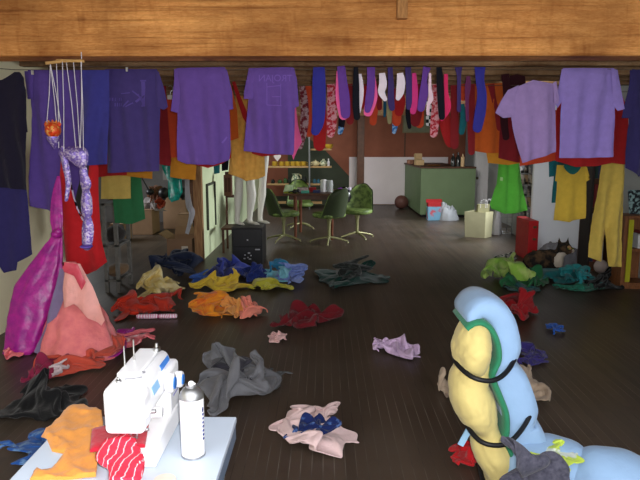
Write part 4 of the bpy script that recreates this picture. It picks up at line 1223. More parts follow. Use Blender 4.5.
# machine: needle end towards the viewer, dials on the face turned to the right
M_mw = mat('machine_white', (236, 236, 240), .95, rough=.3, var=.02, spec=.5)
M_mb = mat('machine_blue', (60, 130, 220), .9, rough=.35, var=.05)
M_mr = mat('machine_red', (210, 50, 80), .9, rough=.35, var=.05)
M_mg = mat('machine_grey', (120, 120, 128), 1, rough=.35)
mx0, mx1, my0, my1 = -.602, -.472, 1.585, 1.925
Z0 = TZ
t = thing('sewing_machine', 'white sewing machine with blue and pink panels standing on the pale table', 'sewing machine', ((mx0 + mx1) / 2, 1.75, Z0))


def rbox(x0, x1, y0, y1, z0, z1, name, m, parent, r=.012, taper=None):
    mb = MB().box((x0, y0, z0), (x1, y1, z1))
    if taper:
        for v in mb.v:
            taper(v)
    return mb.build(name, m, parent, smooth=True, angle=40, bevel=r, bseg=4)


zt = .945
rbox(mx0 + .005, mx1 + .012, my0 - .005, my1, Z0 + .001, Z0 + .055, 'base', M_mw, t, .008, lambda v: setattr(v, 'x', v.x - (.010 if v.z > Z0 + .03 and v.x > -.5 else 0)))
rbox(mx0, mx1, my1 - .125, my1, Z0 + .05, zt - .03, 'pillar', M_mw, t, .014)
rbox(mx0, mx1 - .006, my0, my1, zt - .095, zt, 'arm', M_mw, t, .02, lambda v: setattr(v, 'x', v.x - (.028 if v.z > zt - .01 and v.x > -.5 else 0)))
hd = rbox(mx0 + .004, mx1 - .018, my0 - .004, my0 + .085, Z0 + .095, zt - .02, 'head', M_mw, t, .016)
rbox(mx0 + .012, mx1 - .05, my0 + .09, my1 - .03, zt - .001, zt + .012, 'carry_handle', M_mw, t, .006)
wx = mx1 + .012
MB().lathe([(.001, 0), (.036, 0), (.04, .008), (.04, .026), (.034, .034), (.001, .034)], (0, 0, 0), 28)


def dial(y, z, r, h, name='dial', inset=True, x=mx1 - .006):
    mb = MB().lathe([(.001, 0), (r * .92, 0), (r, h * .2), (r, h * .8), (r * .88, h), (.001, h)], (0, 0, 0), 28)
    rot = Matrix.Rotation(PI / 2, 3, 'Y')
    for v in mb.v:
        v.xyz = rot @ v + Vector((x, y, z))
    o = mb.build(name, M_mw, t, angle=35)
    if inset:
        m2 = MB().lathe([(.001, 0), (r * .62, 0), (r * .62, .003), (.001, .003)], (0, 0, 0), 24)
        for v in m2.v:
            v.xyz = rot @ v + Vector((x + h - .0005, y, z))
        m2.build('dial_cap', M_mb, o, angle=35)
    return o


dial(my0 + .205, zt - .062, .030, .024)
dial(my1 - .040, zt - .088, .026, .026, 'hand_wheel')
dial(my0 + .16, zt - .135, .017, .05, 'thread_dial', False, mx1 - .06)
# blue and pink panels, ruled lines on the face
fx = mx1 - .0075
pan = lambda y0, y1, z0, z1, m, nm: MB().box((fx - .022, y0, z0), (fx + .0035, y1, z1)).build(nm, m, t, smooth=False)


def facepanel(y0, y1, z0, z1, m, nm):
    # the face leans back towards the top of the arm
    def xat(z):
        k_ = max(0, min(1, (z - (zt - .095)) / .095))
        return mx1 - .006 - .028 * k_
    vs = []
    for off in (0.0015, -.004):
        for yy_, z_ in ((y0, z0), (y1, z0), (y1, z1), (y0, z1)):
            vs.append((xat(z_) + off, yy_, z_))
    return MB().add(vs, [(0, 1, 2, 3), (7, 6, 5, 4), (0, 4, 5, 1), (1, 5, 6, 2), (2, 6, 7, 3), (3, 7, 4, 0)]).build(nm, m, t, smooth=False)


facepanel(my0 + .22, my1 - .025, zt - .032, zt - .014, M_mb, 'blue_panel')['label'] = 'long blue panel'
facepanel(my0 + .235, my1 - .075, zt - .050, zt - .034, M_mr, 'pink_panel')['label'] = 'pink red panel'
facepanel(my0 + .10, my0 + .165, zt - .058, zt - .036, mat('machine_lightblue', (150, 196, 236), .9), 'stitch_chart')['label'] = 'pale blue stitch chart'
MB().box((mx1 - .001, my1 - .09, Z0 + .10), (mx1 + .001, my1 - .03, Z0 + .106)).box((mx1 - .001, my1 - .09, Z0 + .112), (mx1 + .001, my1 - .045, Z0 + .117)).build('printed_lines', mat('print_grey', (150, 150, 190), 1), t, smooth=False)
for x, y, h in ((mx0 + .016, my0 + .155, .07), (mx0 + .03, my0 + .2, .075)):
    MB().tube([(x, y, zt - .02), (x, y, zt + h)], .0026, 8).build('spool_pin', M_metal, t)
MB().lathe([(.012, 0), (.012, .012), (.006, .014), (.005, .026), (.001, .027)], (mx0 + .075, my1 - .055, zt + .01), 16).build('bobbin_winder', M_metal, t)
MB().lathe([(.008, 0), (.008, .006), (.004, .008), (.003, .014), (.001, .015)], (mx0 + .03, my0 + .055, zt), 12).lathe([(.006, 0), (.006, .005), (.002, .01)], (mx0 + .02, my0 + .1, zt), 12).build('pressure_knob', M_metal, t)
MB().tube([(mx0 + .06, my0 + .115, zt), (mx0 + .06, my0 + .115, zt + .008), (mx0 + .075, my0 + .11, zt + .008), (mx0 + .085, my0 + .12, zt + .004)], .003, 6).tube([(mx0 + .04, my0 + .075, zt + .001), (mx0 + .065, my0 + .08, zt + .001), (mx0 + .085, my0 + .09, zt + .001)], .0016, 6).build('thread_guide', M_mg, t)
nx, ny = mx0 + .062, my0 + .032
MB().tube([(nx, ny, Z0 + .105), (nx, ny, Z0 + .078)], .005, 8).tube([(nx, ny, Z0 + .08), (nx, ny, Z0 + .062)], .0015, 6).build('needle_bar', M_metal, t)
MB().tube([(nx + .014, ny + .01, Z0 + .105), (nx + .014, ny + .01, Z0 + .07)], .005, 8).box((nx - .006, ny - .022, Z0 + .062), (nx + .018, ny + .014, Z0 + .067)).tube([(nx + .014, ny - .02, Z0 + .066), (nx + .02, ny - .03, Z0 + .074)], .003, 6).build('presser_foot', M_metal, t, smooth=False)
MB().tube([(mx1 - .018, my0 + .05, Z0 + .14), (mx1 + .002, my0 + .05, Z0 + .142)], .006, 8).tube([(mx1 - .03, my0 + .02, Z0 + .1), (mx1 - .012, my0 + .02, Z0 + .102)], .005, 8).build('thread_lever', M_metal, t)


def flatcloth(name, label, px, h, m, seed, thick=.006, wav=.006, parent=None, cell=.02, drop=None):
    """cloth lying on the table; px outline on the plane z=h"""
    P_ = [PH(x, y, h) for x, y in px]
    poly = [(p.x, p.y) for p in P_]
    bm = bmesh.new()
    vs = [bm.verts.new((x, y, 0)) for x, y in poly]
    for tri in tessellate_polygon([[Vector((x, y, 0)) for x, y in poly]]):
        try:
            bm.faces.new([vs[i] for i in tri])
        except ValueError:
            pass
    for ax in (0, 1):
        lo = min(p[ax] for p in poly); hi = max(p[ax] for p in poly); c_ = lo + cell / 2
        while c_ < hi:
            pc_ = [0, 0, 0]; pn = [0, 0, 0]; pc_[ax] = c_; pn[ax] = 1
            bmesh.ops.bisect_plane(bm, geom=list(bm.verts) + list(bm.edges) + list(bm.faces), dist=1e-5, plane_co=pc_, plane_no=pn)
            c_ += cell
    bm.verts.ensure_lookup_table(); bm.verts.index_update()
    top = []; bot = []
    for v in bm.verts:
        p = Vector((v.co.x * 11 + seed, v.co.y * 11, seed))
        p += nvec(p * .7) * .5
        f = (1 - abs(noise.noise(Vector((p.x + p.y * .5, p.y * .45, seed))))) ** 5 * .8 + (1 - abs(noise.noise(p * 1.7))) ** 6 * .45
        dz = drop(v.co.x, v.co.y) if drop else 0
        e = 0.0 if v.is_boundary else thick
        top.append((v.co.x, v.co.y, h + f * wav + dz + e + .0035)); bot.append((v.co.x, v.co.y, h + f * wav * .2 + dz + .001))
    n = len(top)
    fs = [tuple(v.index for v in f.verts) for f in bm.faces]
    fb = [tuple(i + n for i in reversed(f)) for f in fs]
    side = [(e.verts[0].index, e.verts[1].index, e.verts[1].index + n, e.verts[0].index + n) for e in bm.edges if e.is_boundary]
    bm.free()
    o = mesh_obj(name, top + bot, fs + fb + side, m, parent, angle=75)
    if label:
        settag(o, label, 'cloth')
    return o


f_org = fab('table_orange', (244, 150, 50), k=.8)
def lift(x, y):
    return -.0 if x > tx0 else -(tx0 - x) * .35
flatcloth('orange_cloth', 'orange cloth being sewn, lying beside the white sewing machine', [(73, 404), (102, 414), (104, 432), (99, 455), (96, 478), (62, 481), (30, 481), (34, 474), (52, 470), (66, 455), (52, 452), (47, 440), (41, 434), (55, 420)], TZ, f_org, 3, .003, .014, drop=lift, cell=.011)
M_redprint = mat('red_print', (226, 46, 72), .85, rough=.85, rgb2=(244, 196, 206), kind='wave', vscale=15, thr=(.01, .08))
flatcloth('red_cloth', 'plain red cloth passing under the head of the sewing machine', [(92, 431), (104, 428), (140, 424), (149, 425), (145, 448), (118, 449), (90, 453)], TZ + .056, fab('table_red', (206, 24, 48), k=.8), 5, .004, .006)
flatcloth('red_printed_cloth', 'red cloth with white print lines in front of the needle', smooth_poly([(94, 457), (104, 447), (118, 441), (132, 440), (142, 452), (146, 465), (140, 486), (108, 488), (110, 470), (100, 466)]), TZ + .058, M_redprint, 7, .012, .01)

# spray can
cp = PH(192, 458.5, TZ)
ch = PY(192, 383, cp.y).z - TZ - .004
r = .0335
t = thing('spray_can', 'white spray can with a silver shoulder beside the sewing machine', 'spray can', (cp.x, cp.y + .02, TZ))
b0 = Vector((cp.x, cp.y + .02, TZ + .001))
hb = ch * .80
MB().lathe([(r * .9, 0), (r, .004), (r, hb), (r * .99, hb + .001)], b0, 32).build('can_body', mat('can_white', (238, 238, 242), .95, rough=.35, var=.02), t, angle=40)
MB().lathe([(r * 1.03, hb - .003), (r * 1.03, hb + .003), (r * .95, hb + .012), (r * .7, hb + .024), (r * .45, hb + .028), (r * .45, hb + .034), (.002, hb + .034)], b0, 32).build('shoulder', mat('can_metal', (170, 170, 172), 1, rough=.35, metal=.9), t, angle=40)
MB().lathe([(r * .93, -.0005), (r * 1.02, .001), (r * 1.02, .006), (r * .99, .007)], b0, 32).build('bottom_rim', mat('can_metal', (0, 0, 0)), t, angle=40)
MB().lathe([(.0075, hb + .034), (.008, hb + .037), (.0075, ch - .002), (.005, ch), (.001, ch)], b0, 16).tube([b0 + Vector((0, 0, ch - .006)), b0 + Vector((.012, -.004, ch - .006))], .003, 8).build('nozzle', M_mw, t, angle=40)
M_ink = mat('can_ink', (40, 50, 110), 1, rough=.4)
mb = MB()
for i in range(7):
    a0 = -.35; z_ = b0.z + .055 + i * .012
    for (da, hh) in ((0, .008), (.10, .006)):
        x = b0.x + (r + .0004) * math.cos(a0 + da); y = b0.y + (r + .0004) * math.sin(a0 + da)
        mb.ball((x, y, z_), (.0022, .0022, hh * .5), 8)
mb.ball((b0.x + r * math.cos(-.3), b0.y + r * math.sin(-.3), b0.z + hb - .035), (.002, .006, .008), 8)
mb.build('printed_lettering', M_ink, t)
# a small white lid at the near edge
c_ = PH(165, 482, TZ)
settag(MB().lathe([(.028, 0), (.03, .004), (.028, .008), (.001, .009)], (c_.x, c_.y, TZ + .001), 24).build('cream_disc', mat('lid_cream', (222, 214, 200), .9)), 'round cream disc at the near edge of the pale table', 'disc')

# ------------------------------------------------------------------ padded roll figure
nb = PH(505, 489, 0)
fb_blue = fab('foam_blue', (138, 174, 216), k=.92, var=.04, bump=.6, bscale=16); fb_yel = fab('foam_yellow', (232, 208, 122), k=.8, var=.04, bump=.6, bscale=14); fb_gr = fab('foam_green', (36, 128, 88), k=.95)
M_strap = mat('strap_black', (16, 16, 20), 1, rough=.5)
t = thing('padded_figure', 'soft doll rolled from yellow, green and blue padding and strapped with black bands', 'padded doll', (nb.x, nb.y, 0))
YN = nb.y
q = lambda x, y, d=0.0: PY(x, y, YN) + Vector((0, d, 0))


def wrinkle(o, amp, f=7.0):
    nn = [v.normal.copy() for v in o.data.vertices]
    for v, n_ in zip(o.data.vertices, nn):
        p = v.co * f
        p = p + nvec(p * .6) * .8
        a = (1 - abs(noise.noise(Vector((p.x, p.y, p.z * .55))))) ** 4 * .8 + (1 - abs(noise.noise(p * 2.1 + Vector((3, 1, 2))))) ** 5 * .5
        v.co -= n_ * amp * a
    return o


def tubebody(c, name, m, parent, depth, size=.014, sub=6, dy=0.0, flat=1.0):
    """plump upholstery: overlapping rounded slices along a centre line (x, y, half width), fused"""
    mb = MB()
    fine = []
    n = len(c)
    for i in range(n - 1):
        for k_ in range(sub):
            s_ = k_ / sub
            p0 = c[max(i - 1, 0)]; p1 = c[i]; p2 = c[i + 1]; p3 = c[min(i + 2, n - 1)]
            fine.append([.5 * (2 * p1[z_] + (p2[z_] - p0[z_]) * s_ + (2 * p0[z_] - 5 * p1[z_] + 4 * p2[z_] - p3[z_]) * s_ ** 2 + (3 * p1[z_] - p0[z_] - 3 * p2[z_] + p3[z_]) * s_ ** 3) for z_ in range(len(p1))])
    fine.append(list(c[-1]))
    for f_ in fine:
        x, y, w_ = f_[:3]
        dd = f_[3] if len(f_) > 3 else depth
        o_ = f_[4] if len(f_) > 4 else dy
        wr = w_ / F * (YN + .15)
        mb.ball(q(x, y, o_), (wr, dd, wr * flat), 16)
    o = mb.build(name, m, parent)
    remesh(o, size, 5)
    return wrinkle(o, .010)


# yellow inner padding: head and torso, pinched at the straps
tubebody([(472, 331, 17, .14, -.03), (470, 343, 20, .16, -.03), (469, 354, 18, .14, -.03), (470, 363, 14, .11, -.02)], 'head_stuffing', fb_yel, t, .13, .012)
tubebody([(474, 366, 17, .11), (468, 384, 21, .15), (474, 404, 22, .16), (482, 420, 15, .13), (484, 428, 15, .12), (490, 446, 20, .15), (498, 466, 18, .14), (506, 492, 22, .15)], 'torso_stuffing', fb_yel, t, .15, .013)
# green middle layer
gp = [(462, 323), (468, 318), (477, 317), (486, 324), (492, 338), (493, 352), (489, 362), (487, 370), (494, 388), (500, 404), (501, 420), (500, 430), (506, 446), (511, 462), (516, 492)]


def band(path, name, m, parent, half, thick, y_c, bulge=0.0):
    """a mat of the given half depth following a path in the x-z plane"""
    pts = [PY(x, y, YN) for x, y in path]
    fine = []
    n = len(pts)
    for i in range(n - 1):
        for k_ in range(5):
            s_ = k_ / 5
            p0 = pts[max(i - 1, 0)]; p1 = pts[i]; p2 = pts[i + 1]; p3 = pts[min(i + 2, n - 1)]
            fine.append(.5 * (2 * p1 + (p2 - p0) * s_ + (2 * p0 - 5 * p1 + 4 * p2 - p3) * s_ ** 2 + (3 * p1 - p0 - 3 * p2 + p3) * s_ ** 3))
    fine.append(pts[-1])
    vs = []; fs = []
    prof = [(-1, 0), (-.97, .6), (-.86, 1), (-.4, 1.15), (0, 1.2), (.4, 1.15), (.86, 1), (.97, .6), (1, 0), (.97, -.6), (.86, -1), (.4, -1), (0, -1), (-.4, -1), (-.86, -1), (-.97, -.6)]
    M_ = len(prof)
    for i, p in enumerate(fine):
        tg = (fine[min(i + 1, len(fine) - 1)] - fine[max(i - 1, 0)]).normalized()
        nn = Vector((-tg.z, 0, tg.x))
        if callable(thick):
            th = thick(i / (len(fine) - 1))
        else:
            th = thick
        for (a_, b2) in prof:
            vs.append(p + Vector((0, y_c + a_ * half, 0)) + nn * b2 * th)
    for i in range(len(fine) - 1):
        for j in range(M_):
            fs.append((i * M_ + j, i * M_ + (j + 1) % M_, (i + 1) * M_ + (j + 1) % M_, (i + 1) * M_ + j))
    fs.append(tuple(range(M_))); fs.append(tuple(reversed(range((len(fine) - 1) * M_, len(fine) * M_))))
    return MB().add(vs, fs).build(name, m, parent, angle=60)


band(gp, 'green_layer', fb_gr, t, .15, .014, 0.035)
# blue outer mat: folded over the head, bulging between the straps
bp_ = [(466, 320), (470, 312), (478, 306), (488, 307), (497, 315), (502, 330), (504, 344), (502, 355), (501, 365), (508, 382), (514, 400), (516, 414), (515, 426), (522, 440), (527, 458), (530, 490)]


def bth(s):
    ks = [(0, .010), (.05, .028), (.16, .045), (.3, .055), (.40, .056), (.47, .044), (.52, .05), (.6, .078), (.7, .082), (.76, .062), (.84, .09), (1, .10)]
    for (a, va), (b, vb) in zip(ks, ks[1:]):
        if a <= s <= b:
            return va + (vb - va) * (s - a) / (b - a)
    return ks[-1][1]


band(bp_, 'blue_layer', fb_blue, t, .15, bth, 0.06)


def strap(c, parent, r=.011):
    pts = [PY(x, y, YN) + Vector((0, d, 0)) for x, y, d in c]
    n = len(pts); fine = []
    for i in range(n):
        for k_ in range(6):
            s_ = k_ / 6
            p0 = pts[i - 1]; p1 = pts[i]; p2 = pts[(i + 1) % n]; p3 = pts[(i + 2) % n]
            fine.append(.5 * (2 * p1 + (p2 - p0) * s_ + (2 * p0 - 5 * p1 + 4 * p2 - p3) * s_ ** 2 + (3 * p1 - p0 - 3 * p2 + p3) * s_ ** 3))
    return MB().tube(fine, r, 8, closed=True).build('strap', M_strap, parent)


strap([(453, 357, -.04), (463, 363, -.165), (482, 366, -.175), (500, 361, -.12), (514, 350, -.03), (514, 349, .1), (490, 356, .20), (465, 358, .14)], t)
strap([(464, 419, -.05), (473, 425, -.165), (494, 426, -.175), (514, 417, -.12), (531, 402, -.03), (531, 401, .1), (505, 415, .21), (472, 420, .16)], t)
strap([(479, 470, -.05), (484, 475, -.165), (498, 474, -.195), (516, 468, -.18), (540, 452, -.05), (540, 452, .12), (515, 465, .22), (490, 470, .16)], t)
# outstretched blue legs lying on the floor
def leg(c, name):
    mb = MB()
    n = len(c)
    for i in range(n - 1):
        for k_ in range(6):
            s_ = k_ / 6
            p = c[i][0].lerp(c[i + 1][0], s_); rx = c[i][1] + (c[i + 1][1] - c[i][1]) * s_; rz = c[i][2] + (c[i + 1][2] - c[i][2]) * s_
            mb.ball(p, (rx * .8, rx, rz), 16)
    mb.ball(c[-1][0], (c[-1][1] * .8, c[-1][1], c[-1][2]), 16)
    o = mb.build(name, fb_blue, t)
    return remesh(o, .016, 6)


fl = lambda x, y, h: Vector((PH(x, y, h).x, PH(x, y, h).y, h))
zc = .14
leg([(fl(525, 470, zc), .13, .135), (fl(548, 464, zc), .15, .14), (fl(568, 468, zc), .14, .13), (fl(580, 474, zc), .10, .085)], 'leg')
leg([(fl(581, 476, zc), .10, .085), (fl(598, 478, zc), .15, .138), (fl(622, 482, zc), .17, .14), (fl(650, 492, zc), .16, .11)], 'leg')
c0 = fl(580, 474, zc)
MB().tube([c0 + Vector((.0, .115 * math.cos(a), .098 * math.sin(a))) for a in [2 * PI * i / 24 for i in range(24)]], .010, 8, closed=True).build('strap', M_strap, t)
MB().ball(c0 + Vector((-.01, .09, .03)), (.03, .04, .05)).build('yellow_lining', fb_yel, t)
# white-blue cloth label
lb = q(464, 434, -.02)
MB().box((lb.x - .012, lb.y - .004, lb.z - .05), (lb.x + .016, lb.y + .004, lb.z + .05), Matrix.Rotation(.45, 3, 'Y')).build('care_tag', mat('tag_pale', (150, 190, 222), .95), t, smooth=False)

GF = 'cloths around the padded figure'
pile('red_fleece', 'bright red fleece at the foot of the padded figure', 'cloth', 452, 492, 442, 480, fab('fleece_red', (206, 22, 30), k=.95), GF, 51, .7, .2, Yc=3.0)
def shag(o):
    md = None
    return o


pile('grey_fleece', 'shaggy dark grey fleece bunched in front of the padded figure', 'cloth', 494, 568, 458, 520, fab('fleece_grey', (84, 82, 98), k=.9, rgb2=(58, 58, 74), vscale=60), GF, 53, .3, .15, Yc=2.33)
pile('lime_fleece', 'lime green and white fleece lying over the blue leg of the padded figure', 'cloth', 544, 592, 452, 478, fab('fleece_lime', (196, 222, 60), k=.85, rgb2=(222, 232, 226), vscale=7, thr=(.42, .48)), GF, 57, .2, .2, floor=.235)
# ------------------------------------------------------------------ helpers for far furniture
def bx(x0, x1, yt, yb, Y, depth, floor=False):
    ym = (yt + yb) / 2
    return (PY(x0, ym, Y).x, Y, 0.0 if floor else PY(x0, yb, Y).z), (PY(x1, ym, Y).x, Y + depth, PY(x1, yt, Y).z)


def base_of(lo, hi):
    return ((lo[0] + hi[0]) / 2, (lo[1] + hi[1]) / 2, lo[2])


def carton(label, x0, x1, yt, yb, depth, Y=None, flaps=False, tag=False, name='cardboard_box', group='cardboard boxes in the room behind the partition', m=None):
    Y = Y or PH((x0 + x1) / 2, yb).y
    lo, hi = bx(x0, x1, yt, yb, Y, depth, True)
    t = thing(name, label, 'box', base_of(lo, hi), group)
    th = .008
    mb = MB().box(lo, (hi[0], hi[1], lo[2] + th)).box(lo, (hi[0], lo[1] + th, hi[2])).box((lo[0], hi[1] - th, lo[2]), hi).box((lo[0], lo[1] + th, lo[2]), (lo[0] + th, hi[1] - th, hi[2])).box((hi[0] - th, lo[1] + th, lo[2]), (hi[0], hi[1] - th, hi[2]))
    if not flaps:
        mb.box((lo[0], lo[1], hi[2] - th), hi)
    mb.build('box_body', m or M_card, t, smooth=False)
    if flaps:
        W_ = hi[0] - lo[0]
        for s in (0, 1):
            xx = lo[0] if s == 0 else hi[0]
            fl_ = MB().box((xx - .004, lo[1] + .01, hi[2]), (xx + .004, hi[1] - .01, hi[2] + W_ * .38), Matrix.Rotation((-1.0 if s == 0 else .9), 3, 'Y'), (xx, lo[1], hi[2]))
            fl_.build('flap', m or M_card, t, smooth=False)
        MB().box((lo[0] + .01, hi[1] - .006, hi[2]), (hi[0] - .01, hi[1] + .002, hi[2] + .12), Matrix.Rotation(-.5, 3, 'X'), (lo[0], hi[1], hi[2])).build('flap', m or M_card, t, smooth=False)
    if tag:
        MB().box((hi[0] - W_ * .42, lo[1] - .002, lo[2] + (hi[2] - lo[2]) * .28), (hi[0] - W_ * .17, lo[1] + .001, lo[2] + (hi[2] - lo[2]) * .62)).build('label', mat('box_label', (210, 200, 186), 1.2), t, smooth=False)
    return t


carton('open cardboard box with a white label standing beside the partition post', 167, 192.2, 239, 258, .45, flaps=True, tag=True)
carton('tall closed cardboard box below the teal satin', 163, 186, 196, 229, .5)
carton('medium cardboard box heaped with cloth at the back of the left room', 132, 152, 210, 235, .5, flaps=False)
carton('low cardboard box by the grey rack', 110, 124, 224, 242, .4)
carton('small cardboard box standing behind the labelled box', 178, 189, 214, 236, .3)
# clutter in that room
yy = PH(142, 235).y
for nm, lab, cat, x0, x1, yt, yb, dz, m, sd in (
        ('white_cloth', 'crumpled white cloth lying on the cardboard box behind the green cloth', 'cloth', 138, 162, 200, 212, .53, fab('bk_white', (150, 140, 140)), 61),
        ('brown_cloth', 'brown leather like bundle on top of the white cloth', 'cloth', 142, 160, 188, 203, .72, fab('bk_brown', (92, 54, 34)), 62),
        ('orange_cloth', 'orange red cloth tucked beside the brown bundle', 'cloth', 152, 164, 199, 210, .6, fab('bk_orange', (150, 50, 24)), 63)):
    p0 = PY((x0 + x1) / 2, yb, yy + .15)
    pile(nm, lab, cat, x0, x1, yt, yb, m, 'cloths on the box in the left room', sd, .6, .25, floor=max(.02, p0.z))
p0 = PY(150, 192, yy + .1)
t = thing('black_lamp', 'black round desk lamp on a slanting arm above the brown bundle', 'lamp', p0)
MB().ball(p0, (.07, .07, .06)).build('lamp_shade', M_black, t)
MB().tube([p0 + Vector((-.02, 0, .03)), PY(142, 178, yy + .1), PY(139, 186, yy + .15), PY(136, 207, yy + .15)], .012).build('arm', M_black, t)
for i, x in enumerate((164, 183)):
    p0 = PY(x, 193, 10.9)
    settag(MB().ball(p0, (.1, .12, .1)).lathe([(.03, 0), (.03, .03), (.06, .05)], p0 + Vector((0, 0, -.12)), 12).build('black_helmet', M_black), ('black rounded helmet on the tall cardboard box, beside the teal satin', 'black rounded helmet on the tall box nearer the wooden post')[i], 'helmet', 'black helmets on the tall box')
o = MB().box(PY(163, 180, 12.3), PY(187, 140, 12.35) + Vector((0, .05, 0))).build('grey_board', mat('grey_board', (120, 116, 112), 1.2, var=.2, vscale=3), smooth=False)
settag(o, 'grey board on the wall behind the teal satin and boxes', 'board')
t = thing('door', 'dark narrow door leaf standing open behind the emblem tee', 'door', (PY(190, 200, 12.5).x, 12.5, 0))
a = PY(187, 225, 12.5); b_ = PY(199, 110, 12.5)
MB().box((a.x, 12.48, .01), (b_.x, 12.53, b_.z)).build('panel', M_dkwood, t, smooth=False)
# grey rack on the left
lo, hi = bx(103, 118, 203, 294, PH(110, 293).y, .45, True)
t = thing('storage_rack', 'grey painted rack with dark bundles beside the red dress', 'rack', base_of(lo, hi))
M_rack = mat('rack_grey', (104, 102, 98), 1.2, var=.3)
for x in (lo[0], hi[0] - .04):
    for y in (lo[1], hi[1] - .04):
        MB().box((x, y, 0), (x + .04, y + .04, hi[2])).build('leg', M_rack, t, smooth=False, bevel=.003)
for z in (.12, .5, hi[2] - .03):
    MB().box((lo[0], lo[1], z), (hi[0], hi[1], z + .025)).build('shelf', M_rack, t, smooth=False, bevel=.003)
rc = [('brown bundle on the top shelf of the grey rack', .58, hi[2] - .002, fab('bd_brown', (92, 70, 52)), .16), ('dark bundle hanging over the middle shelf of the grey rack', .5, .527, fab('bd_dark', (40, 34, 32)), .17), ('tan bundle on the bottom shelf of the grey rack', .5, .147, fab('bd_tan', (112, 84, 56)), .13)]
for lab, fx_, z, m, rr in rc:
    c_ = Vector((lo[0] + (hi[0] - lo[0]) * fx_, lo[1] + .2, z))
    mb = MB().ball(c_ + Vector((0, 0, rr * .55)), (.1, .16, rr * .55), 20)
    for v in mb.v:
        d_ = noise.noise(v * 14) * .03
        v += Vector((d_, d_, d_ * .5)); v.z = max(v.z, z + .002)
    settag(mb.build('cloth_bundle', m), lab, 'bundle', 'bundles on the grey rack')

# ------------------------------------------------------------------ black box and mannequin legs
lo, hi = bx(232, 262.5, 228.5, 265, PH(245, 265).y, .52, True)
t = thing('speaker_box', 'black box with small white marks carrying the white mannequin legs', 'box', base_of(lo, hi))
MB().box(lo, hi).build('cabinet', M_black, t, smooth=False, bevel=.012)
MB().box((lo[0] - .005, lo[1] - .005, hi[2] - .001), (hi[0] + .005, hi[1] + .005, hi[2] + .016)).build('lid', mat('lid_black', (60, 58, 58), 1.2, rough=.6), t, smooth=False, bevel=.005)
M_mark = mat('mark_white', (170, 170, 172), 1.2)
for x, y, w_ in ((257.5, 249.5, 5), (247.5, 240, 1.5), (249, 253, 2.5), (245, 255, 1.5), (251, 255.5, 1.5), (248, 257.5, 1.5), (244.5, 258.5, 2), (250, 259, 2.5)):
    c_ = PY(x, y, lo[1])
    MB().box((c_.x - w_ / 2 * .0125, lo[1] - .004, c_.z - .008), (c_.x + w_ / 2 * .0125, lo[1] + .001, c_.z + .008)).build('white_mark', M_mark, t, smooth=False)
for z in (.24, ):
    MB().box((lo[0] + .02, lo[1] - .003, z), (hi[0] - .02, lo[1] + .001, z + .01)).build('seam', mat('seam_black', (8, 8, 8), 1), t, smooth=False)
boxtop = hi[2] + .016
M_skin = mat('mannequin_white', (222, 220, 208), 1.2, rough=.45, var=.05, vscale=6)


def legform(label, pts, foot, Y, group='white mannequin legs'):
    """pts (x, y, halfwidth px) from the ankle up; foot: (toe x, toe y)"""
    mb = MB(); P_ = [(PY(x, y, Y), w_ * Y / F) for x, y, w_ in pts]
    for (a, ra), (b, rb) in zip(P_, P_[1:]):
        for k_ in range(7):
            s_ = k_ / 7
            r_ = ra + (rb - ra) * s_
            mb.ball(a.lerp(b, s_), (r_, r_ * 1.05, r_ * 1.2), 14)
    an = P_[0][0]; toe = PY(foot[0], foot[1], Y - .12)
    heel = Vector((an.x - .012, an.y + .03, boxtop + .028)); toe = Vector((toe.x, Y - .10, boxtop + .016)); ball_ = heel.lerp(toe, .68) + Vector((0, 0, .004))
    for a, b, ra, rb in ((heel, ball_, .03, .031), (ball_, toe, .031, .017), (an, heel, P_[0][1], .03), (an, heel.lerp(ball_, .45), P_[0][1] * .95, .028)):
        for k_ in range(8):
            s_ = k_ / 7
            c_ = a.lerp(b, s_); r_ = ra + (rb - ra) * s_
            c_.z = max(c_.z, boxtop + r_ * .72 + .001)
            mb.ball(c_, (r_, r_, r_ * .72), 12)
    o = mb.build('mannequin_leg', M_skin)
    remesh(o, .010, 4)
    return settag(o, label, 'mannequin leg', group)


Yl = lo[1] + .25
legform('white mannequin leg nearest the partition, foot turned sideways on the black box', [(237, 220, 2.7), (237.5, 212, 2.9), (238, 202, 4.0), (238.5, 194, 4.6), (239, 184, 4.2), (239, 178, 4.6), (239, 160, 6), (239, 145, 6.5)], (243.5, 224), Yl)
legform('middle white mannequin leg with a full calf on the black box', [(249.5, 220, 2.7), (250, 212, 3.1), (251, 202, 4.4), (251.5, 194, 5.0), (250.5, 185, 4.6), (250, 178, 4.8), (250, 160, 6), (250, 145, 6.5)], (258.5, 224), Yl + .03)
legform('white mannequin leg at the far edge of the black box, closest to the chairs', [(260, 219, 2.4), (260.2, 212, 2.7), (261, 202, 3.6), (262, 194, 4.2), (262.5, 184, 3.8), (263, 176, 4.0), (264, 165, 4.4), (265, 152, 4.6)], (268.5, 222), lo[1] + .42)
# little chair / stand and wall things by the partition
Ys = 9.0
lo, hi = bx(222, 234, 228, 249, Ys, .45, True)
t = thing('stool', 'dark wooden high backed seat behind the black box', 'stool', base_of(lo, hi))
lo2 = (lo[0], Ys, 0); zt2 = PY(222, 230, Ys).z
for x in (lo[0], hi[0] - .035):
    for y in (Ys, Ys + .4):
        MB().box((x, y, 0), (x + .03, y + .03, zt2 - .001 if y == Ys else PY(222, 175, Ys).z)).build('leg', M_dkwood, t, smooth=False)
MB().box((lo[0] - .01, Ys - .01, zt2), (hi[0] + .01, Ys + .45, zt2 + .03)).build('seat', M_dkwood, t, smooth=False, bevel=.004)
MB().box((lo[0], Ys + .4, PY(222, 177, Ys).z), (hi[0], Ys + .43, PY(222, 173, Ys).z)).box((lo[0], Ys + .4, PY(222, 200, Ys).z), (hi[0], Ys + .43, PY(222, 197, Ys).z)).build('backrest', M_dkwood, t, smooth=False)
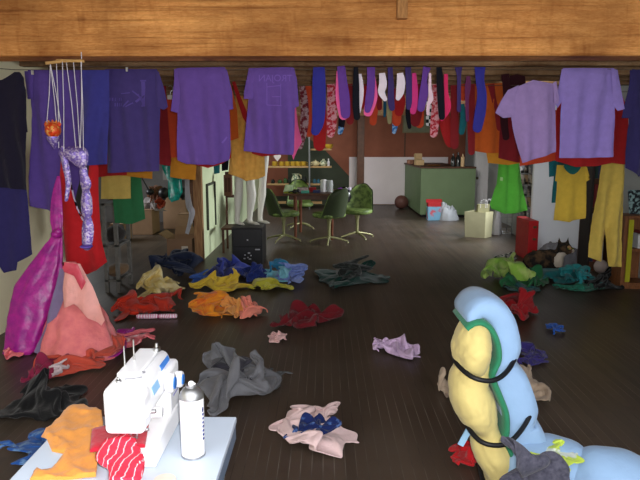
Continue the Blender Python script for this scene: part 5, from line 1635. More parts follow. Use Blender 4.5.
a = PY(224, 196, 9.3); b_ = PY(231, 175, 9.3)
t = thing('wall_box', 'small brown box with a panelled front hanging by the mint partition', 'box', (-1.5, 9.3, a.z))
MB().box((a.x, 9.3, a.z), (b_.x, 9.42, b_.z)).build('box_body', mat('wallbox_brown', (96, 64, 50), 1.3), t, smooth=False, bevel=.005)
for s in (0, 1):
    MB().box((a.x + .015 + s * .05, 9.292, a.z + .06), (a.x + .05 + s * .05, 9.301, b_.z - .04)).build('panel', mat('wallbox_panel', (70, 42, 34), 1.3), t, smooth=False)
t = thing('mirror_frame', 'dark framed panel leaning on the mint partition', 'frame', (-1.66, 9.0, .5))
z0, z1 = PY(212, 228, 9.0).z, PY(212, 183, 9.0).z
MB().box((-1.679, 8.75, z0), (-1.65, 8.79, z1)).box((-1.679, 9.35, z0), (-1.65, 9.39, z1)).box((-1.679, 8.79, z1 - .03), (-1.65, 9.35, z1)).build('frame', mat('frame_grey', (70, 72, 62), 1.2), t, smooth=False)
MB().box((-1.679, 8.79, z0), (-1.668, 9.35, z1 - .03)).build('panel', M_mint, t, smooth=False)
a = PY(214, 175, 9.8)
garment('teal_rag', 'small dark teal rag hanging beside the red shirt hem above the partition', 'cloth', [(213, 150), (220, 150), (219.5, 173), (214, 174)], 8.9, f_teal, None, seed=130)
o, _ = sheet('black_rag', [(221, 150), (230, 150), (228, 170), (222, 171)], 8.95, f_black, None, seed=131)
settag(o, 'small black rag hanging beside the dark teal one', 'cloth')

# ------------------------------------------------------------------ far shelves
Ysh = 15.3
t = thing('wall_shelves', 'pale wooden shelves on a steel pole against the dark green wall', 'shelves', (PY(300, 184, Ysh).x, Ysh, 0))
zf = lambda y: PY(300, y, Ysh).z
xf = lambda x: PY(x, 180, Ysh).x
for x0, x1, y in ((309, 331.5, 149.5), (268, 331.5, 167), (267, 322, 184.5), (270, 322, 203)):
    MB().box((xf(x0), Ysh, zf(y) - .02), (xf(x1), Ysh + .3, zf(y) + .02)).build('shelf', M_wood, t, smooth=False, bevel=.003)
MB().tube([(xf(309.5), Ysh - .03, 0), (xf(309.5), Ysh - .03, 2.3)], .022, 12).build('pole', mat('steel_pole', (122, 124, 126), 1.2, rough=.4, metal=.5), t)
M_mug = mat('mug_mustard', (172, 138, 44), 1.25, rough=.4, var=.15)


def mug_mesh(r=.065, h=.11):
    return [(r * .85, 0), (r, .01), (r, h), (r * .9, h), (r * .88, .012), (.002, .012)]


zs2 = zf(167) + .021
ml = ['mustard mug at the partition end of the middle shelf', 'second mustard mug from the partition on the middle shelf', 'third mustard mug from the partition on the middle shelf', 'fourth mustard mug on the middle shelf, below the hot pink tip', 'fifth mustard mug on the middle shelf, beside the last one', 'mustard mug next to the steel pole on the middle shelf']
proto = None
for i, x in enumerate((274.5, 281.5, 287.3, 293, 298.3, 303.8)):
    loc = (xf(x), Ysh + .1, zs2)
    if proto is None:
        proto = thing('mug', ml[0], 'mug', loc, 'mustard mugs on the middle shelf')
        MB().lathe(mug_mesh(), (0, 0, 0), 20).build('cup', M_mug, proto, local=True)
        MB().tube([(.062, 0, .09), (.095, 0, .085), (.1, 0, .05), (.062, 0, .025)], .009, 8).build('handle', M_mug, proto, local=True)
    else:
        c_ = copy_tree(proto); c_.location = loc; c_['label'] = ml[i]
M_cream = mat('cream_china', (206, 194, 150), 1.25, rough=.4)
tp = Vector((xf(315.5), Ysh + .12, zs2))
t = thing('teapot', 'cream teapot with a spout on the middle shelf beyond the pole', 'teapot', tp)
MB().lathe([(.05, 0), (.09, .03), (.1, .07), (.07, .11), (.04, .12), (.015, .125), (.015, .145), (.002, .15)], tp, 20).build('pot', M_cream, t)
MB().tube([tp + Vector((.08, 0, .05)), tp + Vector((.13, 0, .09)), tp + Vector((.16, 0, .12))], [.02, .014, .01], 8).build('spout', M_cream, t)
MB().tube([tp + Vector((-.085, 0, .09)), tp + Vector((-.13, 0, .09)), tp + Vector((-.12, 0, .04)), tp + Vector((-.085, 0, .035))], .009, 8).build('handle', M_cream, t)


def small(name, label, cat, prof, loc, m, group=None, n=18):
    return settag(MB().lathe(prof, loc, n).build(name, m, angle=40), label, cat, group)


M_dk = mat('dark_glass', (30, 34, 34), 1.3, rough=.15, spec=.6)
M_patt = mat('jug_pattern', (190, 190, 160), 1.25, rough=.4, rgb2=(70, 100, 80), vscale=22, thr=(.42, .52))
small('vase', 'patterned cream pot on the middle shelf beside the teapot', 'pot', [(.05, 0), (.085, .05), (.07, .12), (.03, .14), (.03, .17), (.002, .17)], (xf(323.5), Ysh + .12, zs2), M_patt)
small('bottle', 'slim white bottle at the end of the middle shelf', 'bottle', [(.03, 0), (.03, .10), (.014, .13), (.014, .18), (.002, .18)], (xf(328.5), Ysh + .12, zs2), M_white)
c_ = PY(326, 146, Ysh)
small('cup', 'yellow bowl on the top shelf beside the large red sock', 'bowl', [(.05, 0), (.09, .04), (.1, .11), (.002, .105)], (xf(329), Ysh + .12, zf(149.5) + .021), M_mug)
zs3 = zf(184.5) + .021
jg = Vector((xf(295.5), Ysh + .12, zs3))
t = thing('jug', 'cream jug painted with green flowers on the lower shelf', 'jug', jg)
MB().lathe([(.07, 0), (.1, .05), (.11, .1), (.075, .17), (.07, .2), (.095, .24), (.002, .235)], jg, 20).build('body', M_patt, t)
MB().tube([jg + Vector((.08, 0, .21)), jg + Vector((.13, 0, .2)), jg + Vector((.135, 0, .13)), jg + Vector((.1, 0, .09))], .012, 8).build('handle', M_cream, t)
jars = [(272.5, .05, .10, 'dark glass jar at the partition end of the lower shelf'), (279.5, .055, .09, 'small green glass jar on the lower shelf'), (285, .05, .13, 'tall dark jar beside the small green jar'), (289, .05, .14, 'dark glass jar next to the painted jug'), (304, .07, .17, 'dark teal jar between the painted jug and the pole'), (314.5, .045, .11, 'blue glass jar on the lower shelf, just beyond the pole'), (318.5, .045, .10, 'last small blue jar on the lower shelf')]
for x, r_, h_, lab in jars:
    small('jar', lab, 'jar', [(r_ * .9, 0), (r_, .01), (r_, h_ * .7), (r_ * .6, h_ * .85), (r_ * .65, h_), (.002, h_)], (xf(x), Ysh + .12, zs3), mat('green_glass', (60, 84, 52), 1.3, rough=.2) if 'green' in lab else (mat('blue_glass', (54, 92, 110), 1.3, rough=.2) if 'blue' in lab else M_dk), 'jars on the lower shelf')
hc = PY(277.3, 158, Ysh)
hp_ = [(0, -.085), (.085, .02), (.09, .06), (.06, .085), (.02, .08), (0, .06), (-.02, .08), (-.06, .085), (-.09, .06), (-.085, .02)]
o = MB().prism([(hc.x + x, hc.z + z) for x, z in hp_], Ysh + .0, Ysh + .03).build('heart_ornament', mat('heart_white', (196, 184, 180), 1.25), bevel=.006, smooth=False)
settag(o, 'white heart shaped ornament hanging above the mustard mugs', 'ornament')

# ------------------------------------------------------------------ dining table and swivel chairs
tb0 = PH(295.5, 240)
tx0_, tx1_ = PY(283, 200, 10.3).x, PY(338, 200, 10.3).x
ztab = PY(300, 194, 10.2).z
ty0_, ty1_ = 10.2, 11.25
t = thing('dining_table', 'brown wooden table covered with clutter among green swivel chairs', 'table', ((tx0_ + tx1_) / 2, 10.7, 0))
MB().box((tx0_, ty0_, ztab - .03), (tx1_, ty1_, ztab)).build('table_top', M_dkwood, t, smooth=False, bevel=.01)
MB().box((tx0_ + .1, ty0_ + .06, ztab - .1), (tx1_ - .1, ty0_ + .085, ztab - .0305)).box((tx0_ + .1, ty1_ - .085, ztab - .1), (tx1_ - .1, ty1_ - .06, ztab - .0305)).build('apron', M_dkwood, t, smooth=False)
M_leg = mat('leg_wood', (96, 52, 30), 1.3, rough=.5)
for x, y in ((tb0.x, ty0_ + .08), (tx1_ - .1, ty0_ + .08), (tb0.x + .05, ty1_ - .08), (tx1_ - .12, ty1_ - .08)):
    MB().tube([(x, y, 0), (x, y, ztab - .0305)], [.022, .034], 12).build('leg', M_leg, t)
t0 = ztab + .001


def tabox(name, label, cat, x0, x1, yt, Y, dep, m, h=None):
    a = PY(x0, yt, Y); b = PY(x1, yt, Y)
    o = MB().box((a.x, Y, t0), (b.x, Y + dep, a.z if h is None else t0 + h)).build(name, m, smooth=False, bevel=.004)
    return settag(o, label, cat, 'clutter on the dining table')


ps = MB()
a = PY(283, 191, 10.5); b_ = PY(293, 184, 10.7)
ps.prism([(a.x, t0), (a.x + .04, b_.z), (b_.x - .01, b_.z - .01), (b_.x + .02, t0)], 10.55, 10.6)
settag(ps.build('green_book', mat('book_green', (136, 166, 116), 1.3, rgb2=(180, 190, 160), vscale=14), smooth=False), 'pale green picture book standing up on the dining table', 'book', 'clutter on the dining table')
tabox('yellow_packet', 'flat yellow green packet in front of the pale green book', 'packet', 284, 297, 192, 10.3, .15, mat('pk_yellow', (130, 136, 40), 1.3))
tabox('white_carton', 'white printed carton in the middle of the cluttered table', 'carton', 297, 308, 188, 10.55, .2, mat('ct_white', (160, 150, 146), 1.3, rgb2=(120, 90, 96), vscale=20))
tabox('red_box', 'small red box on the cluttered table', 'box', 309, 316, 187.5, 10.7, .12, mat('rd_box', (150, 40, 46), 1.3))
tabox('teal_box', 'teal box at the front of the cluttered table', 'box', 301, 309, 191, 10.32, .14, mat('tl_box', (70, 140, 124), 1.3))
tabox('blue_box', 'dark blue packet on the cluttered table beside the white beaker', 'packet', 313, 320, 190.5, 10.4, .15, mat('bl_box', (44, 50, 84), 1.3))
c_ = PY(294.5, 192, 10.28)
mbk = MB().ball((c_.x, 10.3, t0 + .03), (.05, .03, .028)).ball((c_.x + .06, 10.3, t0 + .045), (.03, .025, .03)).tube([(c_.x - .04, 10.3, t0 + .03), (c_.x - .1, 10.3, t0 + .02)], .01)
settag(mbk.build('black_ornament', M_black), 'small black figure lying at the front edge of the dining table', 'ornament', 'clutter on the dining table')
small('beaker', 'white beaker with a dark lid on the cluttered table', 'beaker', [(.045, 0), (.055, .02), (.055, .2), (.04, .215), (.002, .22)], (PY(323.5, 190, 10.6).x, 10.6, t0), M_white, 'clutter on the dining table')
gl = bpy.data.materials.new('clear_plastic'); gl.use_nodes = True
gb = gl.node_tree.nodes['Principled BSDF']; gb.inputs['Base Color'].default_value = (.75, .78, .78, 1); gb.inputs['Transmission Weight'].default_value = .7; gb.inputs['Roughness'].default_value = .15
MATS['clear_plastic'] = gl
small('clear_jar', 'clear plastic jar beside the white beaker on the table', 'jar', [(.055, 0), (.06, .01), (.06, .2), (.055, .2), (.052, .014), (.002, .012)], (PY(329.5, 190, 10.6).x, 10.6, t0), gl, 'clutter on the dining table')

M_vinyl = mat('vinyl_green', (50, 60, 36), 1.1, rough=.5, var=.2, vscale=8)
M_vinylp = mat('vinyl_pattern', (116, 136, 74), 1.3, rough=.5, rgb2=(74, 92, 48), vscale=12, thr=(.4, .6))
M_ch = mat('chair_cream', (158, 156, 112), 1.0, rough=.35, metal=.3)


def chair(label, loc, rz):
    """faces -y when rz is 0"""
    t = thing('swivel_chair', label, 'chair', loc, 'green swivel chairs around the dining table', rz)
    # seat cushion
    mb = MB()
    n = 28
    prof = []
    for z, s_ in ((.0, .86), (.015, .97), (.045, 1.0), (.07, .96), (.082, .8), (.085, .4)):
        ring = []
        for j in range(n):
            a = 2 * PI * j / n
            ring.append(Vector((.25 * s_ * (abs(math.cos(a)) ** .7) * math.copysign(1, math.cos(a)), .24 * s_ * (abs(math.sin(a)) ** .7) * math.copysign(1, math.sin(a)), .42 + z)))
        prof.append(ring)
    vs = [v for r_ in prof for v in r_]
    fs = [(i * n + j, i * n + (j + 1) % n, (i + 1) * n + (j + 1) % n, (i + 1) * n + j) for i in range(5) for j in range(n)] + [tuple(reversed(range(n))), tuple(range(5 * n, 6 * n))]
    mesh_obj('seat', vs, fs, M_vinylp, t, local=True)
    # curved tapering back shell with padded face
    for nm, m, y0, th in (('back_shell', M_vinyl, .22, .03), ('back_pad', M_vinylp, .185, .034)):
        nu, nv = 12, 12
        vs = []; fs = []
        for side in (0, 1):
            for i in range(nv + 1):
                v = i / nv
                wid = (.25 - .06 * v - .10 * max(0, v - .82) / .18 * .8) * (1 if nm == 'back_shell' else .94)
                z = .44 + .47 * v * (1 if nm == 'back_shell' else .97)
                for j in range(nu + 1):
                    u = j / nu * 2 - 1
                    y = y0 + .14 * v - .12 * u * u * (1 - .3 * v) + (th if side else 0) * (1 - abs(u) ** 4 * .7)
                    vs.append((u * wid, y, z - .03 * u * u * v))
        K = (nu + 1) * (nv + 1)
        for side in (0, 1):
            for i in range(nv):
                for j in range(nu):
                    a = side * K + i * (nu + 1) + j
                    f_ = (a, a + 1, a + nu + 2, a + nu + 1)
                    fs.append(f_ if side == 0 else tuple(reversed(f_)))
        bd = [j for j in range(nu + 1)] + [i * (nu + 1) + nu for i in range(1, nv + 1)] + [nv * (nu + 1) + j for j in range(nu - 1, -1, -1)] + [i * (nu + 1) for i in range(nv - 1, 0, -1)]
        for a, b in zip(bd, bd[1:] + bd[:1]):
            fs.append((a, a + K, b + K, b))
        mesh_obj(nm, vs, fs, m, t, local=True, angle=70)
    MB().tube([(0, 0, .07), (0, 0, .30), (0, 0, .418)], [.024, .024, .05], 14).build('pedestal', M_ch, t, local=True)
    for k_ in range(4):
        a = PI / 4 + k_ * PI / 2
        d_ = Vector((math.cos(a), math.sin(a), 0))
        MB().tube([d_ * .015 + Vector((0, 0, .10)), d_ * .15 + Vector((0, 0, .075)), d_ * .30 + Vector((0, 0, .035)), d_ * .31 + Vector((0, 0, .004))], [.02, .017, .013, .012], 8).build('leg', M_ch, t, local=True)
    return t


def at(x, y):
    p = PH(x, y); return (p.x, p.y, 0)


ch1 = chair('green swivel chair at the partition end of the table, seen from its side', at(284, 241), math.radians(112))
for lab, loc, rz in (('green swivel chair nearest the viewer, its dark back turned outwards', at(329, 243), math.radians(-140)),
                     ('green swivel chair facing the viewer with its flowered back in full sight', at(357, 238), math.radians(-20)),
                     ('green swivel chair on the far side of the cluttered table', at(300, 228), math.radians(10))):
    c_ = copy_tree(ch1); c_.location = loc; c_.rotation_euler = (0, 0, rz); c_['label'] = lab
# shiny bag on the near chair
bp0 = PY(344, 197, 10.25)
mb = MB()
mb.ball(bp0 + Vector((0, 0, .02)), (.12, .1, .15), 18)
for v in mb.v:
    v += Vector(nvec(v * 16)) * .03
t = settag(mb.build('black_bag', mat('bag_black', (16, 16, 20), 1.2, rough=.2, spec=.6)), 'shiny black bag with white and violet trim on the near swivel chair', 'bag')
m2 = MB().ball(bp0 + Vector((.01, -.08, .10)), (.035, .03, .07), 10, Matrix.Rotation(.5, 3, 'Y')).ball(bp0 + Vector((.09, -.05, .14)), (.03, .03, .03), 10)
m2.build('trim', mat('bag_trim', (225, 215, 235), 1.1, rough=.2), t)
MB().ball(bp0 + Vector((-.06, -.06, .13)), (.05, .03, .03), 10).build('trim', mat('bag_violet', (150, 70, 190), 1.1, rough=.2), t)

# ------------------------------------------------------------------ green counter
cf = PH(420, 217.5)
X0, X1 = cf.x, PH(474, 217.5).x
zc_ = PY(420, 168.5, cf.y).z
yb_ = 16.15
t = thing('green_counter', 'green counter cabinet with a brown wooden top at the back of the room', 'counter', ((X0 + X1) / 2, (cf.y + yb_) / 2, 0))
M_cg = mat('counter_green', (94, 112, 82), 1.5, rough=.6, var=.12, vscale=3)
MB().box((X0, cf.y, .06), (X1, 13.85, zc_)).build('body', M_cg, t, smooth=False, bevel=.004)
MB().box((X0 + .0, 13.85, .06), (X0 + .9, yb_, zc_)).build('body', M_cg, t, smooth=False, bevel=.004)
MB().box((X0 + .05, cf.y + .05, 0), (X1 - .03, 13.8, .06)).build('plinth', M_black, t, smooth=False)
MB().box((X0 - .03, cf.y - .03, zc_ + .001), (X1 + .0, 13.88, zc_ + .04)).box((X0 - .03, 13.88, zc_ + .001), (X0 + .95, yb_, zc_ + .04)).build('worktop', M_dkwood, t, smooth=False, bevel=.004)
zt_ = zc_ + .041
o = MB()
a = PY(416, 165, 14.3)
t = thing('carton', 'small open cardboard carton on the green counter', 'box', (PY(420, 165, 14.3).x, 14.4, zt_))
x0_, x1_ = PY(416, 165, 14.3).x, PY(424, 165, 14.3).x
MB().box((x0_, 14.3, zt_), (x1_, 14.6, zt_ + .12)).build('box_body', mat('carton_pale', (176, 150, 112), 1.3), t, smooth=False)
MB().box((x0_, 14.6, zt_ + .12), (x1_, 14.61, zt_ + .26)).box((x0_ - .004, 14.3, zt_ + .12), (x0_ + .004, 14.6, zt_ + .24), Matrix.Rotation(-.15, 3, 'Y')).build('flap', mat('carton_pale', (0, 0, 0)), t, smooth=False)
small('red_tin', 'low brown and cream tin at the corner of the green counter', 'tin', [(.09, 0), (.1, .01), (.1, .09), (.085, .1), (.002, .1)], (PY(411, 160, 15.2).x, 15.2, zt_), mat('tin_rose', (150, 110, 90), 1.3, rgb2=(90, 56, 46), vscale=20))
small('plate', 'flat orange brown plate on the green counter', 'plate', [(.1, 0), (.16, .025), (.15, .028), (.002, .015)], (PY(434, 166, 13.75).x, 13.75, zt_), mat('plate_tan', (170, 120, 72), 1.3))
for i, (x, h_, r_, lab) in enumerate(((453, .28, .05, 'dark bottle on the green counter, furthest from the door'), (458, .30, .05, 'taller dark bottle in the middle of the bottle row'), (462.5, .26, .05, 'dark bottle next to the pale candle on the counter'))):
    small('bottle', lab, 'bottle', [(r_, 0), (r_, h_ * .6), (r_ * .4, h_ * .78), (r_ * .4, h_), (.002, h_)], (PY(x, 165, 13.7).x, 13.7, zt_), M_dk, 'dark bottles on the green counter')
small('candle', 'pale candle standing on the front edge of the green counter', 'candle', [(.04, 0), (.04, .2), (.015, .22), (.012, .27), (.002, .27)], (PY(462.5, 165, 13.5).x, 13.5, zt_), mat('candle_tan', (190, 160, 122), 1.3))
a = PY(447, 165, 15.9)
o = MB().box((a.x, 15.9, 0.9), (PY(470, 165, 15.9).x, 15.95, 2.0)).build('black_cabinet', M_black, smooth=False)
o.location.z = 0
bpy.data.objects.remove(o)
ball_y = 15.2
c_ = PY(401.5, 199.5, ball_y)
rr = .17
settag(MB().ball((c_.x, ball_y, rr), rr, 24).build('brown_ball', mat('ball_brown', (84, 54, 48), 1.3, rough=.5)), 'brown ball on the floor between the white board and the counter', 'ball')
# detergent box and white sack
yb2 = PH(434, 220.5).y
lo, hi = bx(428, 441, 203, 220.5, yb2, .2, True)
t = thing('detergent_box', 'red and pale blue box on the floor against the green counter', 'box', base_of(lo, hi))
MB().box(lo, (hi[0], hi[1], hi[2] - .08)).build('box_body', mat('det_blue', (116, 166, 196), 1.0, rgb2=(196, 92, 104), vscale=7, thr=(.36, .46)), t, smooth=False, bevel=.005)
MB().box((lo[0], lo[1], hi[2] - .0795), hi).build('red_band', mat('det_red', (180, 44, 50), 1.0), t, smooth=False, bevel=.005)
MB().box((lo[0] - .03, lo[1] + .09, hi[2]), (hi[0] + .03, lo[1] + .11, hi[2] + .07)).build('flap', mat('det_red', (0, 0, 0)), t, smooth=False)
pile('white_sack', 'white plastic sack slumped beside the red and blue box', 'bag', 437, 461, 203, 221, mat('sack_white', (170, 174, 180), 1.0, rough=.4), None, 141, .85, .12, rings=20, seg=60, rough=.5, soft=False)

# ------------------------------------------------------------------ paper bags and rack by the door
bq = PH(481, 238)
Yb = bq.y
lo, hi = bx(467, 494, 212, 238, Yb, .35, True)
t = thing('paper_bag', 'big cream paper bag standing open in front of the white door', 'bag', base_of(lo, hi))
M_bag = mat('bag_cream', (190, 186, 150), .95, rough=.8, var=.12, vscale=6)
def quad(mb, pts, th=.004):
    a, b, c_, d_ = [Vector(p) for p in pts]
    n_ = (b - a).cross(d_ - a).normalized() * th
    mb.add([a, b, c_, d_, a + n_, b + n_, c_ + n_, d_ + n_], [(0, 1, 2, 3), (7, 6, 5, 4), (0, 4, 5, 1), (1, 5, 6, 2), (2, 6, 7, 3), (3, 7, 4, 0)])
mb = MB()
A = Vector((lo[0], Yb + .12, 0)); B2 = Vector((lo[0] + .30, Yb - .02, 0)); D_ = Vector((hi[0], Yb + .15, 0)); E_ = Vector((lo[0] + .2, Yb + .36, 0))
up = Vector((0, 0, hi[2]))
for p0, p1, bl in ((A, B2, (-.02, .0)), (B2, D_, (0, .02)), (D_, E_, (.02, 0)), (E_, A, (0, -.02))):
    quad(mb, (p0, p1, p1 + up + Vector((bl[1], 0, -.01)), p0 + up + Vector((bl[0], 0, 0))))
mb.build('bag_body', M_bag, t, smooth=False)
MB().box((lo[0] + .2, Yb + .14, .05), (hi[0] - .05, Yb + .2, PY(480, 205, Yb).z), Matrix.Rotation(.2, 3, 'Z')).build('paper_filling', mat('bag_cream2', (166, 162, 122), .9), t, smooth=False)
for x in (480.5, 485.5):
    c_ = PY(x, 208, Yb + .1)
    MB().tube([c_, c_ + Vector((0, 0, .12)), c_ + Vector((.06, .0, .15)), c_ + Vector((.11, 0, .12)), c_ + Vector((.11, 0, 0))], .006, 6).build('handle', M_white, t)
pile('white_bag', 'limp whitish plastic bag between the paper bag and the wire rack', 'bag', 493, 503, 208, 235, mat('bag_white2', (176, 174, 178), 1.2, rough=.5), None, 143, 1.6, .15, rings=18, seg=50, rough=.5, soft=False)
Yr = PH(507, 235).y + .1
t = thing('wire_rack', 'small grey wire rack standing below the bright green dress', 'rack', (PY(505, 235, Yr).x, Yr, 0))
g0, g1 = PY(495, 200, Yr), PY(513, 200, Yr)
M_wire = mat('wire_grey', (140, 142, 146), 1.1, rough=.4, metal=.6)
MB().tube([(g0.x, Yr, .004 + .006), (g1.x, Yr, .01), (g1.x, Yr, g0.z), (g0.x, Yr, g0.z)], .008, 8, closed=True).tube([(g0.x, Yr + .3, .01), (g1.x, Yr + .3, .01), (g1.x, Yr + .3, g0.z), (g0.x, Yr + .3, g0.z)], .008, 8, closed=True).build('frame', M_wire, t)
mb = MB()
for i in range(1, 6):
    z = g0.z * i / 6
    mb.tube([(g0.x, Yr, z), (g1.x, Yr, z)], .004, 6)
for x in (g0.x, g1.x):
    for z in (.02, g0.z):
        mb.tube([(x, Yr, z), (x, Yr + .3, z)], .005, 6)
mb.build('wires', M_wire, t)
# magazine shelves on the right wall
Ym = 10.75
mx_0, mx_1 = PY(518, 200, Ym).x, X_R - .02
t = thing('magazine_rack', 'pale rack packed with magazines between the green dress and the white panel', 'rack', ((mx_0 + mx_1) / 2, Ym + .3, 0))
zm0, zm1 = PY(525, 232, Ym).z, PY(525, 160, Ym).z
MB().box((mx_0, Ym + .3, 0.0), (mx_1, Ym + .33, zm1)).box((mx_0, Ym, 0), (mx_0 + .02, Ym + .3, zm1)).box((mx_1 - .02, Ym, 0), (mx_1, Ym + .3, zm1)).build('rack_body', M_grey, t, smooth=False)
nsh = 6
for i in range(nsh):
    z = .1 + i * (zm1 - .15) / nsh
    MB().box((mx_0 + .02, Ym + .02, z), (mx_1 - .02, Ym + .3, z + .015)).build('shelf', M_grey, t, smooth=False)
random.seed(5)
mag = [mat('mag_%s' % n_, c_, 1.2, rough=.4, rgb2=c2, vscale=14, thr=(.42, .55)) for n_, c_, c2 in (('pale', (170, 160, 146), (90, 80, 76)), ('dark', (60, 56, 56), (150, 140, 126)), ('tan', (150, 126, 96), (60, 60, 66)), ('grey', (120, 122, 126), (190, 186, 180)))]
words_ = ['top', 'second', 'third', 'fourth', 'fifth', 'lowest']
for i in range(nsh):
    z = .116 + i * (zm1 - .15) / nsh
    for j in range(3):
        hh = .05 + random.random() * .06
        xw = mx_1 - mx_0 - .06
        a0 = mx_0 + .03
        zb_ = z + sum([0])
        o = MB().box((a0 + j * xw / 3 + .004, Ym + .03, z), (a0 + (j + 1) * xw / 3 - .004, Ym + .22, z + .19 + random.random() * .06), Matrix.Rotation(random.uniform(-.09, .09), 3, 'Y')).build('magazine', mag[(i * 3 + j * 2) % 4], smooth=False)
        settag(o, 'magazine standing in the narrow rack, %s of three on the %s shelf' % (('first', 'middle', 'last')[j], words_[nsh - 1 - i]), 'magazine', 'magazines in the narrow rack')

# ------------------------------------------------------------------ red case, white panel, bookcases, ball
rq = PH(532, 261)
Yc = rq.y
lo, hi = bx(528, 538, 221, 261, Yc, .55, True)
t = thing('red_case', 'narrow red case with brass catches standing upright beside the white panel', 'case', base_of(lo, hi))
MB().box((lo[0] - .0, lo[1], 0.004), (hi[0], hi[1], hi[2])).build('case_body', mat('case_red', (168, 26, 30), 1.15, rough=.45, var=.2), t, smooth=False, bevel=.008)
for z in (.12, hi[2] * .52, hi[2] - .1):
    MB().box((lo[0] + .06, lo[1] - .008, z), (hi[0] - .03, lo[1] + .002, z + .03)).build('catch', mat('old_brass', (0, 0, 0)), t, smooth=False, bevel=.002)
Yw = 8.75
lo, hi = bx(534, 591, 90, 259, Yw, .07, True)
o = MB().box((lo[0], Yw, 0), (min(hi[0], X_R - .01), Yw + .07, 2.26)).build('room_divider', mat('panel_white', (222, 226, 234), 1.1, rough=.5, var=.06, vscale=2), smooth=False, bevel=.004)
settag(o, 'tall plain white panel standing behind the cat and the yellow cowl top', 'panel')
# dark bookcase behind the trousers
Yk = 7.75
lo, hi = bx(591, 624, 120, 274, Yk, .3, True)
hi = (X_R - .01, hi[1], 2.1)
t = thing('dark_bookcase', 'dark brown bookcase behind the soft yellow trousers', 'bookcase', base_of(lo, hi))
MB().box((lo[0], Yk + .28, 0), hi).build('back', M_dkwood, t, smooth=False)
for x in (lo[0], hi[0] - .03):
    MB().box((x, Yk, 0), (x + .03, Yk + .279, hi[2])).build('side_panel', mat('bookcase_side', (40, 34, 32), 1.2) if x == lo[0] else M_dkwood, t, smooth=False)
shz = [.09, .42, .78, 1.14, 1.5, 1.86]
for z in shz:
    MB().box((lo[0] + .031, Yk + .01, z), (hi[0] - .031, Yk + .279, z + .025)).build('shelf', M_dkwood, t, smooth=False)
MB().box((lo[0] + .031, Yk + .012, 0), (hi[0] - .031, Yk + .03, .089)).build('plinth', M_dkwood, t, smooth=False)
bmats = [mat('bk_a', (46, 52, 80), 1.2), mat('bk_b', (150, 150, 150), 1.2), mat('bk_c', (110, 40, 40), 1.2), mat('bk_d', (40, 60, 56), 1.2), mat('bk_e', (130, 110, 80), 1.2)]
cols_ = ['dark blue', 'pale grey', 'dull red', 'dark green', 'tan']
random.seed(11)
snames = ['lowest', 'second lowest', 'middle', 'fourth']
for si, z in enumerate(shz[:4]):
    x = lo[0] + .05
    bi = 0
    while x < hi[0] - .12:
        wd = random.uniform(.03, .05); hh = random.uniform(.2, .29)
        ci = (bi * 2 + si) % 5
        o = MB().box((x, Yk + .03, z + .0255), (x + wd - .002, Yk + .2, z + .025 + hh)).build('book', bmats[ci], smooth=False)
        settag(o, '%s upright book, number %s along the %s shelf of the dark bookcase' % (cols_[ci], ('one', 'two', 'three', 'four', 'five', 'six', 'seven', 'eight', 'nine', 'ten', 'eleven', 'twelve', 'thirteen', 'fourteen', 'fifteen')[bi], snames[si]), 'book', 'books in the dark bookcase')
        x += wd; bi += 1
o, _ = sheet('printed_cloth', [(628, 190), (650, 190), (652, 217), (629, 216)], 6.95, fab('print_bw', (30, 34, 40), rgb2=(120, 150, 150), vscale=26, thr=(.45, .55)), None, seed=150)
settag(o, 'dark printed cloth hanging above the near wooden bookcase', 'cloth')
# near wooden bookcase
Yn_ = PH(630, 289).y
lo, hi = bx(622.5, 636, 216, 289, Yn_, .3, True)
t = thing('wooden_bookcase', 'low wooden bookcase with a yellow green strip by the right wall', 'bookcase', (hi[0], Yn_ + .15, 0))
M_bw = mat('bookcase_wood', (122, 76, 44), 1.25, rough=.5, rgb2=(86, 52, 30), vscale=10, stretch=(8, 8, 1))
MB().box((lo[0], Yn_ - .0, 0), (lo[0] + .035, Yn_ + .3, hi[2])).build('side_panel', M_bw, t, smooth=False, bevel=.004)
xe = 3.6
MB().box((lo[0] + .035, Yn_ + .27, 0), (xe, Yn_ + .3, hi[2])).build('back', M_bw, t, smooth=False)
for z in (.04, .42, hi[2] - .03):
    MB().box((lo[0] + .036, Yn_ + .0, z), (xe, Yn_ + .27, z + .03)).build('shelf', M_bw, t, smooth=False, bevel=.003)
MB().box((lo[0] + .036, Yn_ + .005, 0), (xe, Yn_ + .03, .039)).build('plinth', M_bw, t, smooth=False)
a = PY(627.5, 282, Yn_ - .012); b_ = PY(632, 220, Yn_ - .012); a.x = PY(627.3, 250, Yn_ - .012).x; b_.x = PY(632, 250, Yn_ - .012).x
MB().box((a.x, Yn_ - .012, a.z), (b_.x, Yn_ - .001, b_.z)).build('yellow_strip', mat('strip_yellow', (150, 146, 28), 1.25), t, smooth=False)
MB().box((lo[0] + .036, Yn_ - .001, .02), (b_.x + .004, Yn_ + .02, hi[2])).build('front_stile', M_bw, t, smooth=False)
for i, (x, h_, m) in enumerate(((638, .16, mat('bk_white', (190, 190, 190), 1.2)), (641, .19, mat('bk_c', (0, 0, 0))), (644, .17, mat('bk_e', (0, 0, 0))))):
    p0 = PY(x, 260, Yn_)
    o = MB().box((p0.x, Yn_ + .03, .4505), (p0.x + .028, Yn_ + .2, .45 + h_)).build('book', m, smooth=False)
    settag(o, ('white paperback at the open end of the low wooden bookcase', 'dull red book beside the white paperback', 'tan book beside the dull red one in the low bookcase')[i], 'book', 'books in the low wooden bookcase')
bc = PH(604, 275)
settag(MB().ball((bc.x, bc.y + .1, .085), .085, 24).build('white_ball', mat('ball_white', (160, 146, 142), 1.2, rough=.5)), 'dull white ball on the floor below the yellow trousers', 'ball')
